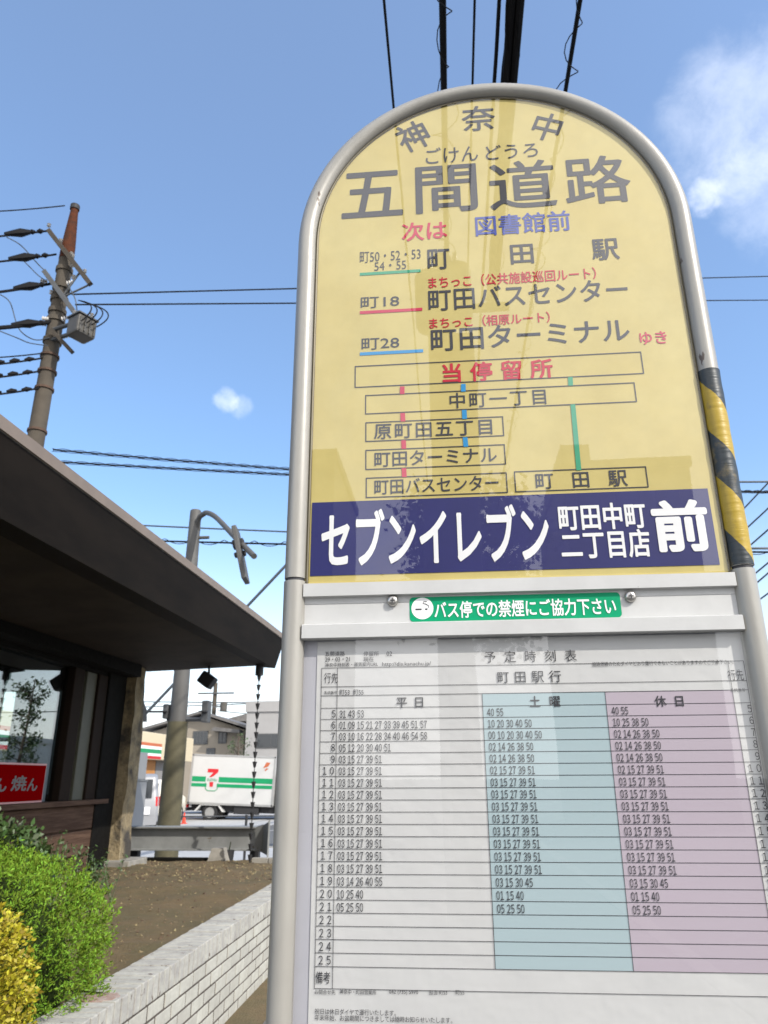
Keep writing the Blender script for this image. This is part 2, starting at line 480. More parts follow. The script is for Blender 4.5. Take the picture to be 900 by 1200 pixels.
# planted bed: displaced soil
sb = MB()
NX, NY = 60, 120
X0, X1, Y0, Y1 = -9.5, -1.76, 0.5, 10.45
def soil_h(x, y):
    from mathutils import noise as mn
    return 0.50 + 0.028 * mn.noise(Vector((x * 1.7, y * 1.7, 0))) + 0.016 * mn.noise(Vector((x * 6, y * 6, 3))) + 0.010 * mn.noise(Vector((x * 17, y * 17, 7)))
vs = []
for j in range(NY + 1):
    for i in range(NX + 1):
        x = X0 + (X1 - X0) * i / NX; y = Y0 + (Y1 - Y0) * j / NY
        vs.append((x, y, soil_h(x, y)))
fs = [(j * (NX + 1) + i, j * (NX + 1) + i + 1, (j + 1) * (NX + 1) + i + 1, (j + 1) * (NX + 1) + i) for j in range(NY) for i in range(NX)]
sb.add(vs, fs)
o = tag(build('planting_bed', sb, M_soil, smooth=True), None, None, kind='structure')
tag(build('bed_bank', MB().prism([(-9.5, -0.15), (-1.76, -0.15), (-1.76, .44), (-9.5, .44)], (10.30, 10.47)), M_soil), None, None, kind='structure')
cb = MB()
for _ in range(2600):
    y = rnd.uniform(3.6, 10.3); x = rnd.uniform(-4.4, -1.8)
    far = rnd.random() < .35
    if far: y = rnd.uniform(8.4, 10.4)
    s = rnd.uniform(.004, .021 if far else .016) * (1.3 if rnd.random() < .15 else 1)
    z = soil_h(x, y)
    M = Matrix.Translation((x, y, z + s * .2)) @ Matrix.Rotation(rnd.uniform(0, 6.3), 4, 'Z') @ Matrix.Rotation(rnd.uniform(-.5, .5), 4, 'X')
    cb.add([M @ Vector(p) for p in ((-s, -s * .6, -s * .4), (s, -s * .5, -s * .4), (s * .8, s * .6, -s * .4), (-s * .7, s * .5, -s * .4), (rnd.uniform(-.3, .3) * s, 0, s * .45))],
           [(0, 1, 4), (1, 2, 4), (2, 3, 4), (3, 0, 4), (3, 2, 1, 0)])
tag(build('soil_crumbs', cb, M_clod, fixn=False), 'loose crumbs, stones and dead leaves scattered over the brown soil', 'soil debris', kind='stuff')

# ------------------------------------------------------------------ white brick wall
WX = -1.54
t = thing('brick_wall', 'low white painted brick wall holding up the planting bed beside the pavement', 'wall', (WX, 2.2, 0))
mb = MB()
mb.box((WX - .215, 2.205, 0.0), (WX - .0022, 10.40, .457))
mb.box((WX - .212, 2.21, .452), (WX - .0025, 10.39, .5655))
build('mortar_core', mb, M_mortar, t)
mb = MB()
pitch = .0765
for r_ in range(6):
    z0 = r_ * pitch + .002
    y = 2.2 + (0.115 if r_ % 2 else 0.0)
    if r_ % 2: mb.cbox((WX - .10, 2.2, z0), (WX + rnd.uniform(-.001, .002), 2.2 + .105, z0 + .066), .004)
    while y < 10.3:
        e = rnd.uniform(-.0015, .0025)
        mb.cbox((WX - .10, y + rnd.uniform(0, .003), z0 + rnd.uniform(-.001, .001)), (WX + e, y + .217, z0 + .066), .004)
        y += .2285
build('brick', mb, M_brick, t)
mb = MB(); y = 2.195
bare = MB()
k = 0
while y < 10.35:
    tgt = mb
    if k == 20: y_patch = y
    tgt.cbox((WX - .222, y, .462 + rnd.uniform(-.002, .001)), (WX + .003 + rnd.uniform(-.001, .002), y + .0675, .570 + rnd.uniform(-.002, .003)), .005)
    y += .0765; k += 1
build('coping', mb, M_coping, t)
pts = [(WX - .185, .01), (WX - .13, -.02), (WX - .06, .0), (WX - .022, .02), (WX - .015, .09), (WX - .05, .135), (WX - .11, .125), (WX - .17, .14), (WX - .2, .07)]
build('worn_patch', MB().prism([(x, y_patch + dy) for x, dy in pts], (.5655, .5745), 'z'), M_barebrick, t)['label'] = 'patch of bare red brick where the white paint has worn off the coping'

# ------------------------------------------------------------------ restaurant building
BT = thing('restaurant', 'dark timber restaurant with deep overhanging eave, big window and stone pillar', 'building', (-4.3, 9.6, 0.5))
slope = 0.0142
def ez(z, y): return z + (y - 10.2) * slope
YA, YB = 0.6, 10.25
XE = -2.31
def eprism(poly, m, name, par):
    mb = MB(); n = len(poly)
    vs = [(x, YA, ez(z, YA)) for x, z in poly] + [(x, YB, ez(z, YB)) for x, z in poly]
    fs = [tuple(range(n)), tuple(range(2 * n - 1, n - 1, -1))] + [(i, n + i, n + (i + 1) % n, (i + 1) % n) for i in range(n)]
    return build(name, mb.add(vs, fs), m, par)
roof = eprism([(XE, 3.325), (XE, 3.395), (-6.2, 3.95), (-10.6, 3.40), (-10.6, 3.0), (-6.2, 3.325)], M_roof, 'roof', BT)
eprism([(XE + .012, 3.330), (XE + .012, 3.402), (XE - .05, 3.412), (XE - .05, 3.322)], M_eave, 'roof_trim', BT)
# inclined fascia with soffit behind it
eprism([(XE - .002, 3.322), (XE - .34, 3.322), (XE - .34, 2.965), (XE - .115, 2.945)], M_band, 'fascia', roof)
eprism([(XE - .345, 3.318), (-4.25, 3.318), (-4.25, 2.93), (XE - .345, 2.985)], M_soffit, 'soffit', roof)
build('eave_beam', MB().box((-4.28, YA, 2.77), (-4.06, 9.60, 2.94)), M_blackwood, roof)
FX = -4.3
# window wall facing the street
build('wall', MB().box((FX - .15, 0.8, .40), (FX, 9.35, 1.24)), M_timber, BT)
mb = MB()
for z in (.42, .70, .97):
    mb.cbox((FX - .01, 0.8, z), (FX + .035, 9.3, z + .255), .012)
build('cladding_board', mb, M_timber, BT)
w = build('window', MB().box((FX - .16, .8, 1.235), (FX + .10, 9.35, 1.285)), M_timber, BT)
build('lintel', MB().box((FX - .15, .8, 2.72), (FX + .02, 9.6, 3.2)), M_blackwood, BT)
def fy(px): return atX(px, 860, FX).y
ym0, ym1, ym2, ym3, ym4 = fy(76), fy(88), fy(94), fy(106), fy(117)
build('glass_pane', MB().box((FX - .062, 1.0, 1.285), (FX - .050, ym0, 2.72)), M_glass, w)
build('glass_pane', MB().box((FX - .062, ym1, 1.285), (FX - .050, ym2, 2.72)), M_glass, w)
build('mullion', MB().cbox((FX - .10, ym0, 1.285), (FX + .03, ym1, 2.72), .01), M_frame, w)
build('olive_jamb', MB().cbox((FX - .10, ym2, 1.285), (FX + .0, ym3, 2.72), .01), M_olive, w)
build('window_frame', MB().cbox((FX - .10, ym3, 1.285), (FX + .03, ym4, 2.72), .01), M_frame, w)
build('corner_post', MB().cbox((FX - .12, ym4, .45), (FX + .05, 9.62, 2.95), .012), M_blackwood, BT)  # black post stands in for the pillar's shaded left part
# far end wall with two window openings; other walls; interior
mb = MB()
ywin = 9.6
def ex(px): return at(px, 880, ywin).x
a0, a1, b0, b1 = ex(-60), ex(8), ex(58), ex(108)
zt, zb_ = 2.62, 1.33
mb.box((-10.0, ywin, .4), (FX - .12, ywin + .12, zb_)); mb.box((-10.0, ywin, zt), (FX - .12, ywin + .12, 3.2))
mb.box((-10.0, ywin, zb_), (a0, ywin + .12, zt)); mb.box((a1, ywin, zb_), (b0, ywin + .12, zt)); mb.box((b1, ywin, zb_), (FX - .12, ywin + .12, zt))
build('end_wall', mb, M_inside, BT)
build('end_window_bar', MB().box((a1 - .28, ywin + .03, zb_ + .65), (a1, ywin + .07, zb_ + .70)), M_frame, BT)
build('back_wall', MB().box((-10.2, .8, .4), (-10.0, ywin + .12, 3.2)), M_inside, BT)
build('near_wall', MB().box((-10.0, .7, .4), (FX, .8, 3.2)), M_inside, BT)
build('floor', MB().box((-10.0, .8, .40), (FX - .15, ywin, .62)), M_timber, BT)
# stone pillar at the corner on its plinth
pb = MB()
bm = bmesh.new()
bmesh.ops.create_cube(bm, size=1)
for v in bm.verts:
    v.co = Vector((v.co.x * .34, v.co.y * .34, v.co.z * 2.40))
bmesh.ops.subdivide_edges(bm, edges=list(bm.edges), cuts=14, use_grid_fill=True)
from mathutils import noise as mnoise
for v in bm.verts:
    p = v.co.copy()
    q = Vector((p.x * 6, p.y * 6, p.z * 2.2))
    k = 1 - .055 * abs(p.z + .2)
    n1 = mnoise.noise(q) * .030 + mnoise.noise(q * 3.1) * .012
    v.co.x = p.x * k + n1 + .020 * mnoise.noise(Vector((0, 5, p.z * 1.7)))
    v.co.y = p.y * k + mnoise.noise(q + Vector((9, 3, 1))) * .03
bm.verts.index_update()
PC = Vector((-4.30, 9.83, 0))
pb.add([v.co + Vector((PC.x, PC.y, 1.2 + .55)) for v in bm.verts], [tuple(v.index for v in f.verts) for f in bm.faces])
bm.free()
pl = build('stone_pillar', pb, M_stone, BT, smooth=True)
build('plinth', MB().cbox((PC.x - .27, PC.y - .30, .42), (PC.x + .36, PC.y + .28, .575), .015).cbox((PC.x - .42, PC.y - .42, .40), (PC.x - .02, PC.y - .22, .535), .012), M_conc, pl)

# red board standing in the window
rs = thing('red_sign', 'red sign board with silver brush characters standing on the restaurant window sill', 'sign', (FX + .06, 6.4, 1.285))
y0_, y1_ = 5.2, atX(52, 915, FX + .03).y
zt_, zb2 = atX(52, 895, FX + .03).z, 1.287
build('board', MB().cbox((FX + .012, y0_, zb2), (FX + .034, y1_, zt_), .004), M_pinkedge, rs)
build('face', MB().box((FX + .034, y0_ + .015, zb2 + .018), (FX + .0375, y1_ - .015, zt_ - .018)), M_signred, rs)

def leaf_cloud(mb, pts, size, rn, flat=.45):
    for p in pts:
        s = size * rn.uniform(.6, 1.4)
        d = Vector((rn.gauss(0, 1), rn.gauss(0, 1), rn.gauss(0, 1))).normalized()
        e = d.cross(Vector((rn.gauss(0, 1), rn.gauss(0, 1), rn.gauss(0, 1)))).normalized() * flat
        p = Vector(p)
        mb.add([p - d * s * .5, p + e * s * .5, p + d * s * .5, p - e * s * .5], [(0, 1, 2, 3)])
# spotlight under the eave
sp = at(243, 790, 10.05)
st_ = thing('eave_spotlight', 'small black spotlight hanging under the restaurant eave', 'spotlight', sp)
M = Matrix.Translation(at(243, 797, 10.05)) @ Matrix.Rotation(R(35), 4, 'Y')
build('lamp_head', MB().cbox((-.10, -.09, -.085), (.10, .09, .085), .02, M), M_chassis, st_)
build('bracket', MB().tube([at(245, 776, 10.05), at(245, 795, 10.05)], .016, 8), M_chassis, st_)

# rain chain of small cups
rc_top = at(304, 787, 9.95); 
rc = thing('rain_chain', 'black rain chain of small cups hanging from the corner of the eave', 'rain chain', rc_top)
x0, y0c = rc_top.x, rc_top.y
z1 = rc_top.z; z0 = .50
build('outlet', MB().tube([(x0, y0c, z1 + .12), (x0, y0c, z1 - .05)], .055, 12), M_chassis, rc)
cups = []
z = z1 - .08
proto = None
def cup_mesh():
    mb = MB()
    n = 10
    prof = [(.0, -.05), (.014, -.045), (.031, .028), (.027, .028), (.010, -.03)]
    vs = [(r_ * math.cos(2 * math.pi * k / n), r_ * math.sin(2 * math.pi * k / n), zz) for r_, zz in prof for k in range(n)]
    fs = [(i * n + k, i * n + (k + 1) % n, (i + 1) * n + (k + 1) % n, (i + 1) * n + k) for i in range(len(prof) - 1) for k in range(n)]
    return mb.add(vs, fs)
while z > z0 + .06:
    if proto is None:
        proto = build('cup', cup_mesh(), M_chassis, rc, local=True, smooth=True)
        c = proto
    else:
        c = proto.copy(); COL.objects.link(c)
    c.location = Vector((x0, y0c, z)) - Vector(LOC[rc.name])
    z -= .122
build('link', MB().tube([(x0, y0c, z1), (x0, y0c, z0 + .02)], .006, 6), M_chassis, rc)

# ------------------------------------------------------------------ steel beam barrier and pieces near it
bt = thing('steel_beam_barrier', 'long grey steel beam barrier with a flared end at the edge of the soil', 'barrier', at(230, 985, 10.75))
a_, b_ = at(120, 973, 10.75), at(302, 970, 10.75)
zb0, zb1 = .605, .895
mb = MB()
mb.cbox((a_.x, 10.70, zb0), (b_.x, 10.72, zb1), .005)
mb.cbox((a_.x, 10.62, zb1 - .018), (b_.x, 10.86, zb1 + .004), .004)
mb.cbox((a_.x, 10.62, zb0 - .004), (b_.x, 10.86, zb0 + .018), .004)
build('beam', mb, M_beam, bt)
e0 = b_.x + .004
mb = MB()
pts = [(e0, 10.66), (e0 + .12, 10.62), (e0 + .22, 10.48), (e0 + .27, 10.30)]
for i in range(3):
    (xa, ya), (xb, yb) = pts[i], pts[i + 1]
    za, zb_ = zb0 - .02 * i, zb0 - .02 * (i + 1); zc, zd = zb1 + .02 * i, zb1 + .035 * (i + 1)
    n = Vector((yb - ya, -(xb - xa), 0)).normalized() * .02
    mb.add([(xa, ya, za), (xb, yb, zb_), (xb, yb, zd), (xa, ya, zc), (xa + n.x, ya + n.y, za), (xb + n.x, yb + n.y, zb_), (xb + n.x, yb + n.y, zd), (xa + n.x, ya + n.y, zc)],
           [(0, 1, 2, 3), (7, 6, 5, 4), (0, 4, 5, 1), (1, 5, 6, 2), (2, 6, 7, 3), (3, 7, 4, 0)])
build('flared_end', mb, M_beam, bt)
mb = MB()
for px in (300, 160):
    p = at(px, 985, 10.78)
    mb = MB().cbox((p.x - .055, 10.73, -.1), (p.x + .055, 10.84, zb1 - .02), .008)
    build('post', mb, M_chassis, bt)
q = at(255, 1010, 10.35)
mb = MB().add([(q.x - .13, 10.28, .47), (q.x + .13, 10.28, .47), (q.x + .13, 10.50, .47), (q.x - .13, 10.50, .47),
               (q.x - .075, 10.31, .66), (q.x + .075, 10.31, .66), (q.x + .075, 10.46, .66), (q.x - .075, 10.46, .66)],
              [(3, 2, 1, 0), (4, 5, 6, 7), (0, 1, 5, 4), (1, 2, 6, 5), (2, 3, 7, 6), (3, 0, 4, 7)])
tag(build('concrete_block', mb, M_conc, loc=(q.x, 10.38, .47)), 'small tapered concrete footing block standing on the soil under the beam', 'concrete block')
q = at(268, 1008, 10.55)
t = thing('planter_pot', 'small black plastic plant pots beside the concrete footing block', 'pot', (q.x, 10.52, .45))
build('pot', MB().tube([(q.x, 10.53, .44), (q.x, 10.53, .62)], [.055, .075], 14), M_chassis, t)
build('stem', MB().tube([(q.x, 10.53, .6), (q.x + .02, 10.53, .72)], [.008, .006], 6), M_twig, t)
# brick edging at the far end of the bed
mb = MB()
for i in range(5):
    x = at(297, 1012, 10.3).x + i * .215
    if x > -1.95: break
    mb.cbox((x, 10.20, .46), (x + .205, 10.30, .555), .006)
tag(build('brick_edging', mb, M_conc, loc=(-2.4, 10.25, .46)), 'row of worn pale bricks edging the far right corner of the soil', 'edging')
mb = MB().cbox((-6.6, 10.40, .45), (at(243, 1006, 10.45).x, 10.50, .535), .01)
tag(build('timber_edging', mb, M_blackwood, loc=(-4.5, 10.45, .45)), 'dark timber edging along the far end of the soil bed', 'edging')
# grey cabinet behind the pillar
ca = at(140, 900, 11.2); cbx = at(174, 900, 12.0)
ztop = at(160, 880, 11.2).z
t = thing('grey_cabinet', 'tall grey metal cabinet standing beyond the stone pillar', 'cabinet', ((ca.x + cbx.x) / 2, 11.6, 0))
zm = at(160, 915, 11.2).z
build('lower_body', MB().cbox((ca.x - .3, 11.2, 0.0), (cbx.x, 12.0, zm - .004), .012), M_cab, t)
build('upper_body', MB().cbox((ca.x - .3, 11.23, zm + .014), (cbx.x - .02, 11.98, ztop), .012), M_cab, t)
build('ledge', MB().cbox((ca.x - .3, 11.17, zm - .006), (cbx.x + .015, 12.0, zm + .014), .004), M_beam, t)

# pipe guardrail across the street corner
t = thing('pipe_guardrail', 'thin dark pipe guardrail beyond the beam at the kerb', 'guardrail', at(289, 975, 14.4))
p0, p1 = at(205, 957, 14.4), at(560, 954, 14.4)
build('rail', MB().tube([p0, p1], .012, 8), M_galv, t)
for px in (289, 372, 455, 538):
    p = at(px, 955, 14.4)
    build('post', MB().tube([(p.x, 14.4, 0), (p.x, 14.4, p.z)], .024, 8), M_chassis, t)

# ------------------------------------------------------------------ traffic signal pole
PY = 14.3
pbx = at(205, 985, PY); ptx = at(222, 600, PY)
X_ = (pbx.x + ptx.x) / 2
t = thing('signal_pole', 'tall grey signal pole with olive sleeve and curved top arm', 'signal pole', (X_, PY, 0))
ztop = ptx.z
zs = at(214, 846, PY).z
build('pole', MB().tube([(X_, PY, 0), (X_, PY, zs), (X_, PY, ztop), (X_, PY, ztop + .03)], [.185, .165, .115, .10], 20), M_sigpole, t, smooth=True)
build('sleeve', MB().tube([(X_, PY, .02), (X_, PY, zs)], [.212, .19], 20), M_sleeve, t, smooth=True)
tip = at(298, 652, PY - 2.2)
s0 = at(229, 622, PY)
top = at(243, 601, PY - .35)
arm = [(X_ + .08, PY, s0.z), tuple(at(233, 608, PY - .12)), tuple(at(238, 603, PY - .22)), tuple(top), tuple(at(254, 607, PY - .7)), tuple(at(275, 629, PY - 1.5)), tuple(tip)]
pa = [Vector(p) for p in arm]; arm = []
for i in range(len(pa) - 1):
    q0, q1, q2, q3 = pa[max(i - 1, 0)], pa[i], pa[i + 1], pa[min(i + 2, len(pa) - 1)]
    for k in range(6):
        u = k / 6
        arm.append(.5 * ((2 * q1) + (q2 - q0) * u + (2 * q0 - 5 * q1 + 4 * q2 - q3) * u * u + (3 * q1 - q0 - 3 * q2 + q3) * u ** 3))
arm.append(pa[-1])
build('arm', MB().tube(arm, .052, 12), M_sigpole, t, smooth=True)
hc = at(285, 645, PY - 1.8)
top_h, bot_h = at(276, 620, PY - 1.75), at(288, 681, PY - 1.75)
d = (bot_h - top_h)
ax = d.normalized()
sd = ((top_h + bot_h) / 2 - EYE).normalized() + Vector((.10, 0, 0)); sd = (sd - ax * sd.dot(ax)).normalized(); nn = ax.cross(sd)
M = Matrix((sd, nn, ax)).transposed().to_4x4(); M.translation = (top_h + bot_h) / 2
L = d.length / 2
hd = build('signal_head', MB().cbox((-.22, -.045, -L), (.22, .045, L), .02, M), M_sigpole, t)
build('clamp', MB().cbox((-.10, -.10, -L * .55), (.06, .11, -L * .25), .02, M).cbox((-.06, -.11, -L * .1), (.06, .10, L * .06), .02, M), M_chassis, hd)
p = at(238, 630, PY)
build('bracket', MB().tube([(X_ + .1, PY, p.z), (X_ + .33, PY, p.z)], .035, 10), M_sigpole, t)
# pedestrian signals and crossing plate on the pole
p = at(197, 834, PY); zc = p.z
for px, w_, h_ in ((196, .10, .27), (242, .13, .40)):
    q = at(px, 834, PY)
    hb = build('pedestrian_signal', MB().cbox((q.x - w_ / 2, PY - .12, q.z - h_ / 2), (q.x + w_ / 2, PY + .10, q.z + h_ / 2), .02), M_galv, t)
    build('visor', MB().box((q.x - w_ / 2 - .02, PY - .2, q.z - .02), (q.x + w_ / 2, PY - .122, q.z + .005)), M_chassis, hb)
build('bracket', MB().tube([at(196, 843, PY), at(241, 843, PY)], .04, 8).tube([at(196, 834, PY), at(170, 834, PY)], .02, 8), M_galv, t)
pl_ = [at(150, 846, PY), at(172, 846, PY), at(172, 832, PY), at(162, 806, PY), at(150, 806, PY)]
build('plate', MB().prism([(v.x, v.z) for v in pl_], (PY - .02, PY + .01)), M_galv, t)

# ------------------------------------------------------------------ vehicles
def wheel(parent, x, y, r_, w_, local=True):
    tr = MB()
    n = 22
    prof = [(r_ * .62, -w_ / 2), (r_ * .93, -w_ / 2), (r_, -w_ * .36), (r_, w_ * .36), (r_ * .93, w_ / 2), (r_ * .62, w_ / 2)]
    vs = [(x + r0 * math.cos(2 * math.pi * k / n), y + a, r_ + r0 * math.sin(2 * math.pi * k / n)) for r0, a in prof for k in range(n)]
    fs = [(i * n + k, i * n + (k + 1) % n, (i + 1) * n + (k + 1) % n, (i + 1) * n + k) for i in range(len(prof) - 1) for k in range(n)]
    wb = build('wheel', tr.add(vs, fs), M_rubber, parent, smooth=True, local=True)
    rb = MB().tube([(x, y - w_ * .40, r_), (x, y + w_ * .40, r_)], r_ * .63, 22)
    for k in range(6):
        t_ = 2 * math.pi * k / 6
        for sgn in (-1, 1):
            c = Vector((x + r_ * .34 * math.cos(t_), y + sgn * w_ * .40, r_ + r_ * .34 * math.sin(t_)))
            rb.tube([c - Vector((0, .006, 0)), c + Vector((0, .012, 0))], r_ * .06, 8)
    build('rim', rb, M_rim2, wb, local=True)
    return wb
def text_mesh(s, offset=0.0, xs=1.0):
    c = bpy.data.curves.new('tmp_text', 'FONT')
    c.body = s; c.size = 1.0; c.offset = offset; c.resolution_u = 3
    o = bpy.data.objects.new('tmp_text', c)
    COL.objects.link(o)
    dg = bpy.context.evaluated_depsgraph_get()
    me = bpy.data.meshes.new_from_object(o.evaluated_get(dg))
    vs = [(v.co.x, v.co.y) for v in me.vertices]
    fs = [tuple(p.vertices) for p in me.polygons]
    bpy.data.objects.remove(o); bpy.data.curves.remove(c); bpy.data.meshes.remove(me)
    return vs, fs
_tc = {}
def tmesh(s, offset=0.0):
    """outline of the text; bold weights are the outline swept round a small circle"""
    k = (s, offset)
    if k not in _tc:
        b = text_mesh(s, 0.0)
        if offset:
            n = 8 if offset < .02 else 14
            V, F = [(x, y, 0.0) for x, y in b[0]], list(b[1])
            for i in range(n):
                a = 2 * math.pi * i / n; k0 = len(V)
                V += [(x + offset * math.cos(a), y + offset * math.sin(a), (i + 1) * 1.2e-5) for x, y in b[0]]
                F += [tuple(q + k0 for q in f) for f in b[1]]
            _tc[k] = (V, F)
        else:
            _tc[k] = ([(x, y, 0.0) for x, y in b[0]], b[1])
    return _tc[k]

# delivery truck: local x = forward (to the right in the picture), y = away
TY = 31.0
tl, trr = at(222, 900, TY), at(322, 900, TY)
gz = 0.0
truck = thing('delivery_truck', 'white delivery truck with green stripes waiting on the cross street', 'truck', (tl.x, TY, -.02))
truck.rotation_euler = (0, R(2.2), 0)
BL = trr.x - tl.x - .05; BH0, BH1 = .62, 2.50; BW = 1.8
bx = build('cargo_box', MB().cbox((0, 0, BH0), (BL, BW, BH1), .03), M_whitepaint, truck, local=True)
mb = MB()
for (a, b, c, d_) in ((0, BL, BH0 - .01, BH0 + .07), (0, BL, BH1 - .06, BH1 + .01), (-.01, .07, BH0, BH1), (BL - .07, BL + .01, BH0, BH1)):
    mb.cbox((a, -.014, c), (b, .01, d_), .004)
build('edge_trim', mb, M_rim2, bx, local=True)
zg = (BH0 + BH1) / 2 - .12
mb = MB()
xm = .92
for z0_, z1_ in ((zg + .02, zg + .22), (zg - .17, zg - .04)):
    mb.box((.08, -.004, z0_), (xm - .27 + (.06 if z0_ < zg else 0), -.001, z1_)); mb.box((xm + .27 - (.06 if z0_ < zg else 0), -.004, z0_), (BL - .08, -.001, z1_))
# rounded frame below the logo
build('green_stripe', mb, M_logogreen, bx, local=True)
arc = MB()
pts = [(xm - .26, zg - .02), (xm - .24, zg - .24), (xm - .15, zg - .31), (xm + .15, zg - .31), (xm + .24, zg - .24), (xm + .26, zg - .02)]
for (xa, za), (xb, zb3) in zip(pts[:-1], pts[1:]):
    arc.tube([(xa, -.004, za), (xb, -.004, zb3)], .014, 6)
build('logo_outline', arc, M_logogreen, bx, local=True)
lg = MB()
lg.prism([(xm - .22, zg + .52), (xm + .22, zg + .52), (xm + .22, zg + .40), (xm + .06, zg + .26), (xm - .04, zg + .20), (xm - .14, zg + .20), (xm + .02, zg + .38), (xm - .22, zg + .38)], (-.006, -.001))
lg.prism([(xm - .10, zg + .02), (xm + .06, zg + .02), (xm + .05, zg - .16), (xm - .08, zg - .16)], (-.006, -.001))
build('logo_numeral', lg, M_logored, bx, local=True)
def flat_text(s, x0, x1, z0_, z1_, y, offset=0.0, mb=None):
    vs, fs = tmesh(s, offset)
    xs = [v[0] for v in vs]; ys = [v[1] for v in vs]
    ax, bx_, ay, by = min(xs), max(xs), min(ys), max(ys)
    mb = mb or MB()
    mb.add([(x0 + (vx - ax) / (bx_ - ax) * (x1 - x0), y - vd, z0_ + (vy - ay) / (by - ay) * (z1_ - z0_)) for vx, vy, vd in vs], fs)
    return mb
build('logo_lettering', flat_text("ELEVEn", xm - .2, xm + .2, zg + .05, zg + .15, -.0075, .01), M_logogreen, bx, local=True)
mk = MB().prism([(BL - .5, 2.05), (BL - .38, 2.28), (BL - .22, 2.26), (BL - .30, 2.12)], (-.006, -.001)).prism([(BL - .44, 1.98), (BL - .36, 2.06), (BL - .28, 2.04), (BL - .40, 1.94)], (-.006, -.001))
build('corner_mark', mk, M_orange, bx, local=True)
build('chassis', MB().box((.1, .25, .36), (BL + 1.4, BW - .25, .60)).cbox((1.9, .05, .30), (2.9, .3, .58), .02), M_chassis, truck, local=True)
mg = MB()
for sg in (-1, 1):
    mg.add([(.92 + sg * .33, .0, .60), (.92 + sg * .40, .0, .60), (.92 + sg * .62, .0, .36), (.92 + sg * .52, .0, .36)] + [(.92 + sg * .33, .3, .60), (.92 + sg * .40, .3, .60), (.92 + sg * .62, .3, .36), (.92 + sg * .52, .3, .36)],
           [(0, 1, 2, 3), (7, 6, 5, 4), (0, 4, 5, 1), (1, 5, 6, 2), (2, 6, 7, 3), (3, 7, 4, 0)])
mg.cbox((.55, .0, .58), (1.3, .3, .615), .004)
build('mudguard', mg, M_whitepaint, truck, local=True)
wheel(truck, .93, .16, .32, .22); wheel(truck, .93, BW - .16, .32, .22); wheel(truck, BL + .85, .16, .32, .2); wheel(truck, BL + .85, BW - .16, .32, .2)
cabm = MB().prism([(BL + .12, .40), (BL + 1.65, .40), (BL + 1.68, 1.05), (BL + 1.50, 1.85), (BL + 1.38, 1.98), (BL + .12, 1.98)], (.08, BW - .08))
cb_ = build('cab', cabm, M_whitepaint, truck, local=True)
build('side_window', MB().prism([(BL + .55, 1.15), (BL + 1.52, 1.15), (BL + 1.36, 1.80), (BL + .55, 1.80)], (.07, .078)), M_dglass, cb_, local=True)
build('headlight', MB().cbox((BL + 1.645, .2, .7), (BL + 1.70, .5, .86), .01), M_white, cb_, local=True)
build('bumper', MB().cbox((-.22, .05, .34), (-.05, BW - .05, .46), .02), M_galv, truck, local=True)
build('tail_light', MB().cbox((-.06, .06, .48), (-.01, .3, .60), .01), M_lampred, truck, local=True)

def car(name, label, cat, loc, rz, prof, glass, W_, m, wheels, wr, group=None):
    """local: y forward from the rear bumper, x across; prof/glass polygons in (y,z)"""
    t = thing(name, label, cat, loc, group, rz)
    bm = bmesh.new()
    n = len(prof)
    rings = []
    for x, k in ((-W_ / 2, .0), (-W_ / 2 + .10, 1.0), (W_ / 2 - .10, 1.0), (W_ / 2, .0)):
        cy = sum(p[0] for p in prof) / n; cz = sum(p[1] for p in prof) / n
        ring = []
        for (y, z) in prof:
            f = 1 - (1 - k) * .035
            tum = (z - .9) * .12 * (1 if x > 0 else -1) if z > .9 else 0
            ring.append(bm.verts.new((x - tum, cy + (y - cy) * f, cz + (z - cz) * f)))
        rings.append(ring)
    for a in range(3):
        for i in range(n):
            bm.faces.new((rings[a][i], rings[a][(i + 1) % n], rings[a + 1][(i + 1) % n], rings[a + 1][i]))
    bm.faces.new(rings[0][::-1]); bm.faces.new(rings[3])
    bm.verts.index_update()
    mb = MB(); mb.v = [v.co.copy() for v in bm.verts]; mb.f = [tuple(v.index for v in f.verts) for f in bm.faces]
    bm.free()
    body = build('body', mb, m, t, local=True)
    mod = body.modifiers.new('bevel', 'BEVEL'); mod.width = .04; mod.segments = 3; mod.limit_method = 'ANGLE'; mod.angle_limit = R(25)
    body.data.polygons.foreach_set('use_smooth', [True] * len(body.data.polygons))
    for sgn in (-1, 1):
        for gp in glass:
            mbg = MB()
            vs = [(sgn * (W_ / 2 + .004 - (z - .9) * .12), y, z) for y, z in gp]
            vs2 = [(x - sgn * .03, y, z) for x, y, z in vs]
            k = len(gp)
            mbg.add(vs + vs2, [tuple(range(k)), tuple(range(2 * k - 1, k - 1, -1))] + [(i, k + i, k + (i + 1) % k, (i + 1) % k) for i in range(k)])
            build('side_window', mbg, M_dglass, t, local=True)
        for wy in wheels:
            wo_ = MB()
            r_, w_, n_ = wr, .19, 20
            xc = sgn * (W_ / 2 - .09)
            pf = [(r_ * .6, -w_ / 2), (r_ * .94, -w_ / 2), (r_, -w_ * .35), (r_, w_ * .35), (r_ * .94, w_ / 2), (r_ * .6, w_ / 2)]
            vs = [(xc + a, wy + r0 * math.cos(6.2832 * q / n_), wr + r0 * math.sin(6.2832 * q / n_)) for r0, a in pf for q in range(n_)]
            fs = [(i * n_ + q, i * n_ + (q + 1) % n_, (i + 1) * n_ + (q + 1) % n_, (i + 1) * n_ + q) for i in range(5) for q in range(n_)]
            wb = build('wheel', wo_.add(vs, fs), M_rubber, t, local=True, smooth=True)
            build('rim', MB().tube([(xc - w_ * .42, wy, wr), (xc + w_ * .42, wy, wr)], wr * .61, 16), M_rim2, wb, local=True)
    return t
